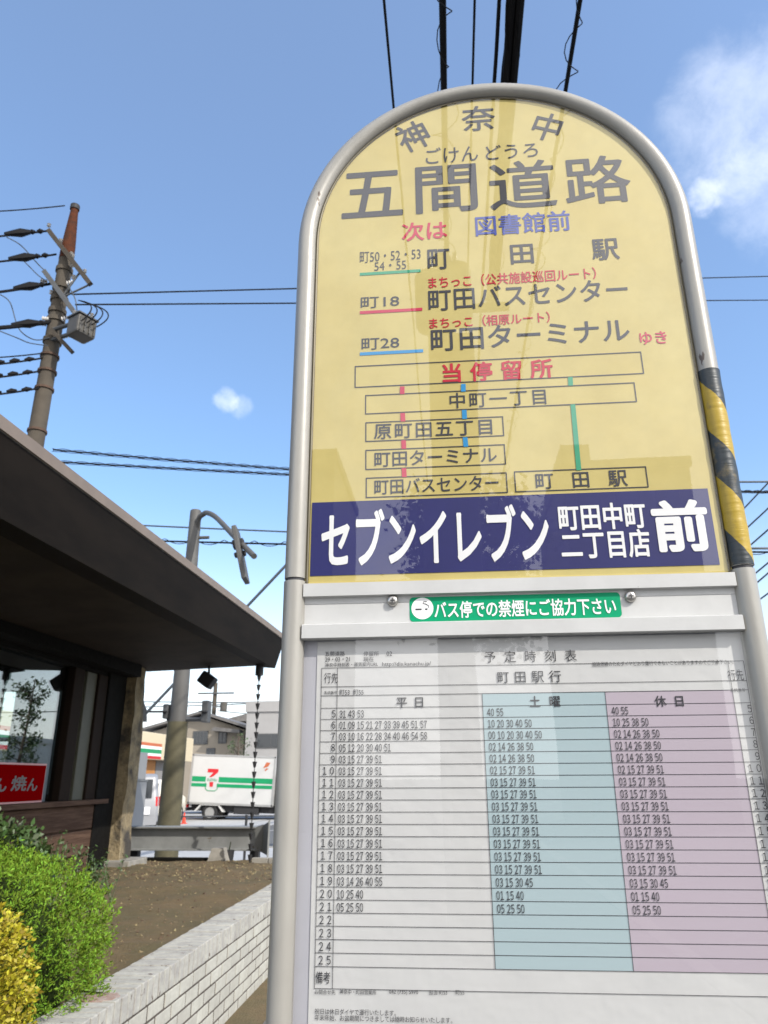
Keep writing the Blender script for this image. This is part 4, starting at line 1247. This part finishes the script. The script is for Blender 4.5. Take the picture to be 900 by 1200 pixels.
b3 = thing('roadside_building', 'plain low pale building across the road, mirrored along the bottom of the restaurant window', 'building', (14.5, 24, 0))
build('wall', MB().box((13.6, 17, -.2), (16.8, 48, 3.4)), M_paleblock, b3)
build('parapet', MB().box((13.5, 16.9, 3.4), (16.9, 48.1, 3.65)), M_paleblock, b3)

# ------------------------------------------------------------------ hedge, yellow bush, dark shrub
def bush(name, label, c, r_, n_clump, per, leaf, m, seed, power=3.0, lf=.35, spread=.055, updir=.6, zmin=.5):
    rn = random.Random(seed)
    t = thing(name, label, 'bush' if 'bush' in name or 'shrub' in name else 'hedge', (c[0], c[1], zmin))
    tb = MB(); lv = MB(); c = Vector(c)
    for k in range(n_clump):
        d = Vector((rn.gauss(0, 1), rn.gauss(0, 1), rn.gauss(0, 1))).normalized()
        s = (abs(d.x) ** power + abs(d.y) ** power + abs(d.z) ** power) ** (-1 / power)
        rr = rn.uniform(.84, 1.0) + .07 * mnoise.noise(d * 3.1 + Vector((seed, 0, 0)))
        p = Vector((d.x * s * r_[0], d.y * s * r_[1], d.z * s * r_[2])) * rr + c
        if p.z < zmin: continue
        out = Vector((d.x / r_[0], d.y / r_[1], d.z / r_[2])).normalized() * .8 + Vector((0, 0, updir)) + Vector((rn.gauss(0, .35), rn.gauss(0, .35), rn.gauss(0, .35)))
        out.normalize()
        if k % 45 == 0:
            tb.tube([c + (p - c) * .35, p], [.008, .003], 4, False)
        L = rn.uniform(.6, 1.3) * spread * 2
        for q in range(per):
            u = rn.random()
            b = p + out * L * (u - .3) + Vector((rn.gauss(0, 1), rn.gauss(0, 1), rn.gauss(0, 1))) * spread * .36 * (1.1 - u * .6)
            ld_ = (out * .9 + Vector((rn.gauss(0, .6), rn.gauss(0, .6), rn.gauss(0, .6)))).normalized()
            sd_ = ld_.cross(Vector((rn.gauss(0, 1), rn.gauss(0, 1), rn.gauss(0, 1)))).normalized() * lf
            ll = leaf * rn.uniform(.55, 1.6)
            lv.add([b, b + (ld_ * .5 + sd_ * .5) * ll, b + ld_ * ll, b + (ld_ * .5 - sd_ * .5) * ll], [(0, 1, 2, 3)])
    tb.blob(c, (r_[0] * .80, r_[1] * .80, r_[2] * .82), 3, .05, rn)  # solid dark core paints the shade in the gaps between leaves
    build('branches_and_shade_core', tb, M_twig, t); build('foliage', lv, m, t, fixn=False)
    return t
bush('clipped_hedge', 'bright green feathery clipped hedge at the end of the white brick wall', (-2.42, 3.68, .66), (.76, .66, .53), 6000, 18, .016, M_leaf, 11, 2.7, .32, .030, zmin=.2)
bush('yellow_bush', 'yellow leaved bush at the lower left corner in front of the hedge', (-2.14, 3.02, .68), (.52, .36, .42), 3000, 10, .016, M_leafy, 12, 2.6, .62, .022, .35, zmin=.2)
bush('dark_shrub', 'dark green shrub behind the hedge under the red sign', (-3.55, 5.6, .80), (.52, .6, .42), 700, 10, .045, M_leafd, 13, 2.3, .55, .06, .5)
rn = random.Random(5)
for k, (px, py, yy, lab) in enumerate(((62, 990, 6.0, 'wispy green weed sprigs rising behind the hedge, nearest the red sign'), (105, 1003, 6.6, 'wispy green weed sprigs between the hedge and the stone pillar'))):
    g = at(px, py, yy)
    lv = MB()
    for s in range(26):
        a = rn.uniform(0, 6.28); L = rn.uniform(.15, .5)
        b0_ = Vector((g.x + rn.gauss(0, .12), yy + rn.gauss(0, .12), .5)); tp = b0_ + Vector((math.cos(a) * .12, math.sin(a) * .12, g.z - .5 - .25 + L * .6))
        lv.tube([b0_, tp], [.004, .002], 4, False)
        leaf_cloud(lv, [b0_.lerp(tp, rn.uniform(.4, 1.05)) + Vector((rn.gauss(0, .02), rn.gauss(0, .02), rn.gauss(0, .02))) for _ in range(26)], .035, rn, .4)
    tag(build('weed_sprigs', lv, M_leafd, loc=(g.x, yy, .5), fixn=False), lab, 'plant')

# ------------------------------------------------------------------ the bus stop sign
D = 0.95
def P(px, py): return at(px, py, D)
def pxX(px, Z, py0):
    y = py0
    for _ in range(5):
        p = P(px, y); y += (p.z - Z) * FPX / D * .9
    return p.x
def PB(x0, x1, yc, h):
    """pixel box on the sign plane -> (X0, X1, Z0, Z1)"""
    xc = (x0 + x1) / 2
    c = P(xc, yc); zt = P(xc, yc - h / 2).z; zb = P(xc, yc + h / 2).z
    return pxX(x0, c.z, yc), pxX(x1, c.z, yc), zb, zt
TR = .0142
XL = P(346, 690).x; XR = P(870, 690).x - .001
XL = -.2025; XR = .3735
XC = (XL + XR) / 2
AR = (XR - XL) / 2
ZTOP = P(575, 101).z - TR
ZA = ZTOP - AR
ZS = P(345, 681.5).z                                             # seam between upper frame and lower posts
bs = thing('bus_stop_sign', 'arched cream and blue bus stop sign with timetable on two metal tubes', 'bus stop sign', (XC, D, 0))
arcp = [(XL, D, ZS + .003)] + [(XL, D, ZA)]
arcp = [Vector((XL, D, ZS + .003)), Vector((XL, D, (ZS + ZA) / 2))]
NA = 48
for k in range(NA + 1):
    a = math.pi - math.pi * k / NA
    arcp.append(Vector((XC + AR * math.cos(a), D, ZA + AR * math.sin(a))))
arcp += [Vector((XR, D, (ZS + ZA) / 2)), Vector((XR, D, ZS + .003))]
build('arch_frame', MB().tube(arcp, TR, 28), M_tube, bs, smooth=True)
for x in (XL, XR):
    build('post', MB().tube([(x, D, .02), (x, D, ZS - .001)], TR * 1.04, 28), M_tube, bs, smooth=True)
for x in (XL, XR): build('joint_ring', MB().tube([(x, D, ZS - .0015), (x, D, ZS + .0035)], TR * .93, 24), M_black, bs)
zt1 = P(830, 437).z; zt0 = ZS + .004
hz = build('hazard_tape', MB().tube([(XR, D, zt0 + (zt1 - zt0) * k / 24) for k in range(25)], [TR + .0009 + .0003 * math.sin(k * 1.9) for k in range(25)], 32, True), hazard_mat(0, 0), bs, smooth=True)
hz.location = Vector((XR, D, 0)) - Vector((XC, D, 0))
for v in hz.data.vertices: v.co -= Vector((XR - XC, 0, 0))
hz['label'] = 'worn yellow and black hazard tape round the right tube'
build('base', MB().cbox((XL - .1, D - .22, 0.0), (XR + .1, D + .22, .10), .03), M_conc, bs)

# panel behind the tubes' front, its face at the plane D
def arch_poly(inset, zbot, n=40):
    r_ = AR - inset
    pts = [(XL + inset, zbot), (XR - inset, zbot)]
    for k in range(n + 1):
        a = math.pi * k / n
        pts.append((XC + r_ * math.cos(a), ZA + r_ * math.sin(a)))
    return pts
YF = D - .002
zbp = P(610, 690).z
zbl = P(362, 684).z
pan = build('name_panel', MB().prism(arch_poly(TR * .6, zbl - .004), (YF, YF + .012)), M_panel, bs)
rim = MB()
rp_ = [Vector((XL + TR + .0022, YF - .001, zbl))] + [Vector((XC + (AR - TR - .0022) * math.cos(math.pi - math.pi * k / 48), YF - .001, ZA + (AR - TR - .0022) * math.sin(math.pi - math.pi * k / 48))) for k in range(49)] + [Vector((XR - TR - .0022, YF - .001, zbl))]
rim.tube(rp_, .0019, 8)
build('rim', rim, M_rim, pan, smooth=True)
YI = YF - .0006                     # ink
YS = YF - .0022                     # clear face sheet
shm = MB().prism(arch_poly(TR + .003, zbl + .001), (YS - .0004, YS))
build('clear_face', MB().add([(x, YS, z) for x, z in arch_poly(TR + .003, zbl + .001)], [tuple(range(len(arch_poly(TR + .003, zbl))))]), M_sheet, pan)

def ink(box, s, m, par, offset=0.0, y=None, name='lettering'):
    return build(name, flat_text(s, *box, YI if y is None else y, offset), m, par, fixn=False)
def spread(chars, x0, x1, yc, cell, offset=0.0, mb=None, y=None, yslope=0.0):
    """characters of one size at an even pitch; x0..x1 outer px edges, cell px height/width"""
    mb = mb or MB()
    n = len(chars)
    b = PB(x0, x1, yc, cell)
    W_ = (b[1] - b[0]); ch = b[3] - b[2]; cw = ch
    if n == 1: cw = W_
    pit = (W_ - cw) / (n - 1) if n > 1 else 0
    for i, c in enumerate(chars):
        vs, fs = tmesh(c, offset)
        xx = b[0] + i * pit
        mb.add([(xx + vx * cw, (YI if y is None else y) - vd, b[2] + (vy + .12) * ch) for vx, vy, vd in vs], fs)
    return mb
def T(s, x0, x1, yc, h, m=None, offset=0.0):
    return ink(PB(x0, x1, yc, h), s, m or M_ink, pan, offset)
def rot_char(c, px, py, wpx, hpx, ang, offset):
    vs, fs = tmesh(c, offset)
    xs = [v[0] for v in vs]; ys = [v[1] for v in vs]
    cx, cy = (min(xs) + max(xs)) / 2, (min(ys) + max(ys)) / 2
    c0 = P(px, py)
    sx = (pxX(px + wpx / 2, c0.z, py) - pxX(px - wpx / 2, c0.z, py)) / (max(xs) - min(xs))
    sz = (P(px, py - hpx / 2).z - P(px, py + hpx / 2).z) / (max(ys) - min(ys))
    ca, sa = math.cos(ang), math.sin(ang)
    mb = MB().add([(c0.x + ca * (x - cx) * sx - sa * (y - cy) * sz, YI - vd, c0.z + sa * (x - cx) * sx + ca * (y - cy) * sz) for x, y, vd in vs], fs)
    build('lettering', mb, M_ink, pan, fixn=False)
rot_char('神', 484, 161, 36, 33, R(22), .012)
rot_char('奈', 560.5, 140, 39, 29, R(0), .012)
rot_char('中', 641, 150, 33, 32, R(-22), .012)
T('ごけん', 499, 560, 182.5, 19, offset=.004); T('どうろ', 569, 630, 178.5, 17, offset=.004)
for c, x0, x1, yc, h in (('五', 401, 472, 229, 53), ('間', 487, 559, 222.5, 55), ('道', 573, 651, 217.5, 56), ('路', 661, 738, 212, 56)):
    T(c, x0, x1, yc, h, offset=.011)
T('次は', 471, 524, 272, 22, M_rose, .018)
T('図書館前', 557, 668, 263, 24, M_blueink, .014)
T('町50・52・53', 422, 493, 301, 13); T('54・55', 439, 476, 312.5, 10)
T('町', 501, 527, 305, 24, offset=.016); T('田', 598, 625, 299, 23, offset=.016); T('駅', 693, 725, 293.5, 25, offset=.016)
T('まちっこ（公共施設巡回ルート）', 502, 698, 327, 14, M_red, .014)
T('町18', 423, 468, 355, 13, offset=.004); T('町28', 424, 468, 403.5, 13.5, offset=.004)
T('町田バスセンター', 502, 735, 346.5, 26, offset=.012)
T('まちっこ（相原ルート）', 503, 644, 376.5, 13, M_red, .014)
T('町田ターミナル', 505, 737, 393.5, 27, offset=.012); T('ゆき', 749, 781, 397, 15, M_rose, .014)
def line(a, b, th, m, par=None, name='route_line'):
    A, B = P(*a), P(*b); z = (A.z + B.z) / 2; h = th * D / FPX / 2 * 1.15
    return build(name, MB().quad((A.x, YI, z - h), (B.x, YI, z - h), (B.x, YI, z + h), (A.x, YI, z + h)), m, par or pan)
line((422, 322), (493, 319), 4.2, M_greenline); line((422, 367), (495, 364), 4.2, M_rose); line((422, 416), (496, 412), 4.2, M_blueline)
def frame(a, b, c, d_, lw=1.2):
    """outline from px corners tl, tr, bl, br"""
    tlp, trp, blp, brp = P(*a), P(*b), P(*c), P(*d_)
    x0, x1 = (tlp.x + blp.x) / 2, (trp.x + brp.x) / 2; z1, z0 = (tlp.z + trp.z) / 2, (blp.z + brp.z) / 2
    w_ = lw * D / FPX / 2 * 1.15
    mb = MB()
    for q in ((x0 - w_, x1 + w_, z1 - w_, z1 + w_), (x0 - w_, x1 + w_, z0 - w_, z0 + w_), (x0 - w_, x0 + w_, z0 + w_, z1 - w_), (x1 - w_, x1 + w_, z0 + w_, z1 - w_)):
        mb.quad((q[0], YI, q[2]), (q[1], YI, q[2]), (q[1], YI, q[3]), (q[0], YI, q[3]))
    build('box_outline', mb, M_ink, pan, fixn=False)
frame((416, 431), (751, 413), (417, 455.5), (753, 438)); frame((428.5, 465), (743, 449), (429, 486.5), (745, 471))
frame((429, 496.5), (589, 489), (429, 518), (590, 511.5)); frame((429, 528.5), (591, 522), (429, 551), (592, 544.5))
frame((429.5, 561.5), (593, 554.5), (429.5, 584), (594.5, 577.5)); frame((603, 554), (756.5, 547.5), (604, 577.5), (758.5, 571))
build('lettering', spread('当停留所', 516, 648, 435.5, 23.5, .024), M_red, pan, fixn=False)
build('lettering', spread('中町一丁目', 525, 643, 468, 19.5, .008), M_ink, pan, fixn=False)
build('lettering', spread('原町田五丁目', 438, 580, 503.5, 20, .012), M_ink, pan, fixn=False)
T('町田ターミナル', 439, 582, 536.5, 18, offset=.010); T('町田バスセンター', 439, 584, 569, 18, offset=.010)
build('lettering', spread('町田駅', 626, 735, 562.5, 21, .010), M_ink, pan, fixn=False)
def conn(xa, ya, xb, yb, wpx, m):
    A, B = P(xa, ya), P(xb, yb); w_ = wpx * D / FPX / 2 * 1.1
    y = YI - .0003
    build('route_line', MB().quad((B.x - w_, y, B.z), (B.x + w_, y, B.z), (A.x + w_, y, A.z), (A.x - w_, y, A.z)), m, pan)
conn(471.5, 454, 471.5, 463, 5.5, M_rose); conn(472, 485, 472.5, 495, 5.5, M_rose); conn(473, 517, 473.5, 527, 5.5, M_rose); conn(473.5, 549.5, 474, 560, 5.5, M_rose)
conn(543, 451, 543, 460, 5.5, M_blueline); conn(544, 481.5, 544.5, 492, 5.5, M_blueline); conn(545, 513.5, 546, 524.5, 5.5, M_blueline)
conn(668, 443, 668.5, 453, 5.5, M_greenline); conn(671, 475, 678, 552, 5.5, M_greenline)
# navy strip
def pquad(a, b, c, d_, y, m, name, par):
    A, B, C_, D_ = P(*a), P(*b), P(*c), P(*d_)
    x0, x1 = (A.x + C_.x) / 2, (B.x + D_.x) / 2; z1, z0 = (A.z + B.z) / 2, (C_.z + D_.z) / 2
    return build(name, MB().quad((x0, y, z0), (x1, y, z0), (x1, y, z1), (x0, y, z1)), m, par), (x0, x1, z0, z1)
pquad((366, 590), (829, 573), (364, 677), (842, 661), YF - .0007, M_navy, 'blue_strip', pan)
YI = YF - .0014
T('セブンイレブン', 377, 643, 628, 66, M_white, .026)
T('町田中町', 654, 756, 606, 31, M_white, .024); T('二丁目店', 657, 761, 638.5, 33, M_white, .024); T('前', 764, 830, 617, 61, M_white, .034)

# aluminium cross bar between the posts
YB_ = D - .006
zb_t, zb_b = at(610, 678, YB_).z, at(612, 744.5, YB_).z
HB = zb_t - zb_b
def zz(f): return zb_t - HB * f
xa, xb = XL + TR * .4, XR - TR * .4
prof = [(D + .01, zb_t), (YB_ - .004, zb_t), (YB_ - .004, zz(.235)), (YB_ + .003, zz(.25)), (YB_ + .003, zz(.36)), (YB_ + .0036, zz(.363)), (YB_ + .0036, zz(.372)), (YB_ + .003, zz(.375)),
        (YB_ + .003, zz(.72)), (YB_ - .003, zz(.735)), (YB_ - .006, zz(.755)), (YB_ - .006, zz(.985)), (YB_ - .004, zb_b), (D + .01, zb_b)]
xa, xb = XL + TR * .93, XR - TR * .93
cbm = MB().prism(prof, (xa, xb), 'x')
cbar = build('cross_bar', cbm, M_alu, bs)
# no smoking sticker
def rrect(x0, x1, z0, z1, r_, y, n=6):
    pts = []
    for cx, cz, a0 in ((x1 - r_, z0 + r_, -90), (x1 - r_, z1 - r_, 0), (x0 + r_, z1 - r_, 90), (x0 + r_, z0 + r_, 180)):
        for k in range(n + 1):
            a = R(a0 + 90 * k / n); pts.append((cx + r_ * math.cos(a), y, cz + r_ * math.sin(a)))
    return pts
YK = YB_ + .0025
# the sticker lies on the recessed web, slightly in front of the plane D: map pixels at its own depth
def P2(px, py): return at(px, py, YK)
def PBy(x0, x1, yc, h, Yp):
    xc = (x0 + x1) / 2
    c = at(xc, yc, Yp); return at(x0, yc, Yp).x, at(x1, yc, Yp).x, at(xc, yc + h / 2, Yp).z, at(xc, yc - h / 2, Yp).z
sx0, sx1 = P2(480, 712).x, P2(728, 712).x
sz1, sz0 = P2(604, 697).z, P2(604, 726).z
stk = build('no_smoking_sticker', MB().add(rrect(sx0, sx1, sz0, sz1, .005, YK), [tuple(range(28))]), M_gsticker, bs)
cc = P2(495, 713)
build('disc', MB().add([(cc.x + .0142 * math.cos(k * math.pi / 18), YK - .0003, cc.z + .0142 * math.sin(k * math.pi / 18)) for k in range(36)], [tuple(range(36))]), M_white, stk)
yk = YK - .0006
build('cigarette_symbol', MB().quad((cc.x - .009, yk, cc.z - .0022), (cc.x - .001, yk, cc.z - .0022), (cc.x - .001, yk, cc.z - .0002), (cc.x - .009, yk, cc.z - .0002))
      .quad((cc.x + .0035, yk, cc.z - .0022), (cc.x + .0065, yk, cc.z - .0022), (cc.x + .0065, yk, cc.z - .0002), (cc.x + .0035, yk, cc.z - .0002))
      .tube([(cc.x + .0075, yk, cc.z + .0005), (cc.x + .0085, yk, cc.z + .003), (cc.x + .005, yk, cc.z + .0055), (cc.x + .001, yk, cc.z + .0065), (cc.x + .002, yk, cc.z + .009), (cc.x + .006, yk, cc.z + .009)], .0004, 5), M_black, stk)
build('lettering', flat_text('バス停での禁煙にご協力下さい', *PBy(509, 722, 712.5, 20, yk), yk, .018), M_white, stk, fixn=False)
for px, py in ((460, 704), (739, 699)):
    c = at(px, py, YB_); r_ = .0072
    sc = build('screw', MB().tube([(c.x, YB_ + .0032, c.z), (c.x, YB_ - .0005, c.z), (c.x, YB_ - .0025, c.z), (c.x, YB_ - .0034, c.z)], [r_, r_, r_ * .8, r_ * .4], 22), M_steel, bs, smooth=True)
    build('slot', MB().box((c.x - .0032, YB_ - .0039, c.z - .0006), (c.x + .0032, YB_ - .0035, c.z + .0006)).box((c.x - .0006, YB_ - .0039, c.z + .0008), (c.x + .0006, YB_ - .0035, c.z + .0032)).box((c.x - .0006, YB_ - .0039, c.z - .0032), (c.x + .0006, YB_ - .0035, c.z - .0008)), M_black, sc)

# ------------------------------------------------------------------ timetable case
zb2 = .62
zt2 = zb_b - .0005
tb_ = build('timetable_case', MB().box((XL + TR * .8, D + .004, zb2), (XR - TR * .8, D + .016, zt2 + .002)), M_backing, bs)
build('lower_bar', MB().cbox((xa, D - .02, zb2 - .06), (xb, D + .016, zb2 - .001), .003), M_alu, bs)
YP = D + .0028
D_keep = D
def Q(px, py): return at(px, py, YP)
px0 = Q(372, 760).x; px1 = XR - TR * .8 - .0012
pap = build('timetable_paper', MB().box((px0, YP, .70), (px1, YP + .0008, zt2 - .001)), M_paper, tb_)
YT = YP - .0004; YL = YP - .0008
def QB(x0, x1, yc, h):
    xc = (x0 + x1) / 2
    zc = at(xc, yc, YL).z
    def sx(px):
        y = yc
        for _ in range(5):
            p = at(px, y, YL); y += (p.z - zc) * FPX / D * .9
        return p.x
    return sx(x0), sx(x1), at(xc, yc + h / 2, YL).z, at(xc, yc - h / 2, YL).z
def zq(x, y): return at(x, y, YL).z
tx0 = (at(377.5, 782, YL).x + at(368, 1158, YL).x) / 2
tx1 = (at(869, 778, YL).x + at(899, 924, YL).x) / 2
hx0 = (at(397, 783, YL).x + at(388, 1158, YL).x) / 2
hx1 = (at(852, 780, YL).x + at(888, 985, YL).x) / 2
sx_ = (at(566.3, 815.5, YL).x + at(579, 1132.7, YL).x) / 2
ho = (at(710, 815, YL).x + at(741.7, 1137, YL).x) / 2
z_top, z_a, z_b, z_h = zq(378, 783), zq(377, 805), zq(376, 815.5), zq(375, 830)
z_bot21, z_end = zq(368.5, 1132.5), zq(368, 1158.4)
dz = (z_h - z_bot21) / 21
fill = build('saturday_tint', MB().quad((sx_, YT, z_bot21), (ho, YT, z_bot21), (ho, YT, z_b), (sx_, YT, z_b)), M_satblue, pap)
fill = build('holiday_tint', MB().quad((ho, YT, z_bot21), (hx1, YT, z_bot21), (hx1, YT, z_b), (ho, YT, z_b)), M_lav, pap)
lw = .00030
g = MB()
def hl(z, x0=tx0, x1=tx1): g.quad((x0, YL, z - lw), (x1, YL, z - lw), (x1, YL, z + lw), (x0, YL, z + lw))
def vl(x, z0_, z1_): g.quad((x - lw, YL - .0002, z0_), (x + lw, YL - .0002, z0_), (x + lw, YL - .0002, z1_), (x - lw, YL - .0002, z1_))
for z in (z_top, z_a, z_b, z_end): hl(z)
for k in range(22): hl(z_h - k * dz)
for x in (tx0, hx0): vl(x, z_end, z_top)
for x in (hx1, tx1): vl(x, z_bot21, z_top)
vl(tx1, z_end, z_top)
for x in (sx_, ho): vl(x, z_bot21, z_b)
build('grid_lines', g, M_black, pap, fixn=False)
wk = ["31 43 53", "01 09 15 21 27 33 39 45 51 57", "03 10 16 22 28 34 40 46 54 58", "05 12 20 30 40 51", "03 15 27 39 51"] + ["03 15 27 39 51"] * 9 + ["03 14 26 40 55", "10 25 40", "05 25 50"]
sa_ = ["40 55", "10 20 30 40 50", "00 10 20 30 40 50", "02 14 26 38 50", "02 14 26 38 50", "02 15 27 39 51"] + ["03 15 27 39 51"] * 8 + ["03 15 30 45", "01 15 40", "05 25 50"]
hd_ = ["40 55", "10 25 38 50", "02 14 26 38 50", "02 14 26 38 50", "02 14 26 38 50", "02 15 27 39 51"] + ["03 15 27 39 51"] * 8 + ["03 15 30 45", "01 15 40", "05 25 50"]
x_w = (at(398, 839, YL).x + at(394, 1049, YL).x) / 2
x_s = (at(572, 838, YL).x + at(581, 1065, YL).x) / 2
x_hd = (at(718, 838, YL).x + at(740, 1067, YL).x) / 2
PAIR = (at(500, 851, YL).x - at(398, 851, YL).x) / 9.68            # pitch of one two-digit group
DH = .0090
FW = {str(i): chr(0xFF10 + i) for i in range(10)}
def digits(s, x, zc, mb, pair=PAIR, dh=DH, dw=None):
    cw = pair * .40
    for i, grp in enumerate(s.split()):
        for j, ch in enumerate(grp):
            vs, fs = tmesh(FW[ch], .006)
            xs = [v[0] for v in vs]; ys = [v[1] for v in vs]
            zero = [v[0] for v in tmesh(FW['0'], .006)[0]]
            k = cw * .84 / (max(zero) - min(zero)); kz = dh / (max(ys) - min(ys))
            ox = x + i * pair + j * cw + cw / 2 - (min(xs) + max(xs)) / 2 * k
            mb.add([(ox + vx * k, YL - .0004 - vd, zc - dh / 2 + (vy - min(ys)) * kz) for vx, vy, vd in vs], fs)
    return mb
for rows, x, nm in ((wk, x_w, 'departure_times'), (sa_, x_s, 'departure_times'), (hd_, x_hd, 'departure_times')):
    mb = MB()
    for k, s in enumerate(rows):
        zc = z_h - (k + .56) * dz
        digits(s, x, zc, mb)
    build(nm, mb, M_black, pap, fixn=False)
hw = hx0 - tx0
for xl in (tx0, hx1):
    mb = MB()
    for k in range(21):
        zc = z_h - (k + .52) * dz
        s = str(k + 5); cw = .0095
        if len(s) == 1: digits(s, xl + hw * .66, zc, mb, .0145, .0088)
        else:
            digits(s[0], xl + hw * .18, zc, mb, .0145, .0088); digits(s[1], xl + hw * .62, zc, mb, .0145, .0088)
    build('hour_numbers', mb, M_black, pap, fixn=False)
def TT(s, x0, x1, yc, h, offset=0.0, m=None):
    b = QB(x0, x1, yc, h)
    return build('lettering', flat_text(s, *b, YL - .0004, offset), m or M_black, pap, fixn=False)
def TS(s, x0, x1, yc, cell, offset=0.0):
    b = QB(x0, x1, yc, cell); mb = MB()
    n = len(s); ch = b[3] - b[2]; pit = (b[1] - b[0] - ch) / (n - 1)
    for i, c in enumerate(s):
        vs, fs = tmesh(c, offset)
        mb.add([(b[0] + i * pit + vx * ch, YL - .0004 - vd, b[2] + (vy + .12) * ch) for vx, vy, vd in vs], fs)
    return build('lettering', mb, M_black, pap, fixn=False)
TS('予定時刻表', 567, 676, 769, 14.5); TS('町田駅行', 582, 658, 793, 15, .004)
TS('平日', 464, 498, 823, 14, .010); TS('土曜', 620, 657, 822, 14, .010); TS('休日', 767, 803, 821.5, 14, .010)
TT('五間道路', 381, 404, 766, 5.5); TT('停留所', 426, 444, 766, 5.5); TT('02', 453, 459.5, 766, 5.2)
TT('29・03・21', 381, 410, 772.8, 5); TT('現在', 426, 438, 772.6, 5.5)
TT('神奈中時刻表・運賃案内URL', 381, 443, 778.8, 5); TT('http://dia.kanachu.jp/', 448, 505, 778.5, 6)
TT('道路混雑のためダイヤどおり運行できないことがありますのでご了承下さい。', 694, 859, 777, 5.5)
TT('行先', 380, 396, 794.5, 12.5); TT('系統番号', 380, 395, 811.7, 4); TT('町53  町55', 398, 426, 811.5, 6.5)
TT('行先', 853, 871, 791, 13); TT('系統番号', 856, 873, 808.5, 4)
TT('備考', 370, 387, 1145.5, 14, .004)
TT('お問合せ先', 369, 393, 1162.5, 5.5); TT('神奈中・町田営業所', 398, 441, 1162.5, 5.5); TT('042 (735) 5970', 456, 490, 1163, 6); TT('担当 町53', 503, 524, 1163, 5.5); TT('町55', 534, 544, 1163, 5.5)
TT('祝日は休日ダイヤで運行いたします。', 369, 464, 1186, 7); TT('年末年始、お盆期間につきましては随時お知らせいたします。', 369, 530, 1194, 7)
# clear cover over the timetable
YC = D - .004
build('clear_cover', MB().quad((XL + TR * .95, YC, zb2), (XR - TR * .95, YC, zb2), (XR - TR * .95, YC, zt2 - .0005), (XL + TR * .95, YC, zt2 - .0005)), M_sheet2, tb_)

# lettering on the red board in the window (brush characters, right end of the board shows)
def side_text(s, y0, y1, z0_, z1_, x, offset):
    vs, fs = tmesh(s, offset)
    xs = [v[0] for v in vs]; ys = [v[1] for v in vs]
    a, b, c, d_ = min(xs), max(xs), min(ys), max(ys)
    return MB().add([(x + vd, y0 + (vx - a) / (b - a) * (y1 - y0), z0_ + (vy - c) / (d_ - c) * (z1_ - z0_)) for vx, vy, vd in vs], fs)
xf_ = FX + .0385
for ch, p0, p1, t0_, t1_ in (('ん', -8, 8, 928, 912), ('焼', 13, 31, 927, 909), ('ん', 32, 44, 927, 912)):
    a, b = atX(p0, 920, xf_), atX(p1, 920, xf_)
    build('lettering', side_text(ch, a.y, b.y, atX((p0 + p1) / 2, t0_, xf_).z, atX((p0 + p1) / 2, t1_, xf_).z, xf_, .02), M_greychar, rs, fixn=False)
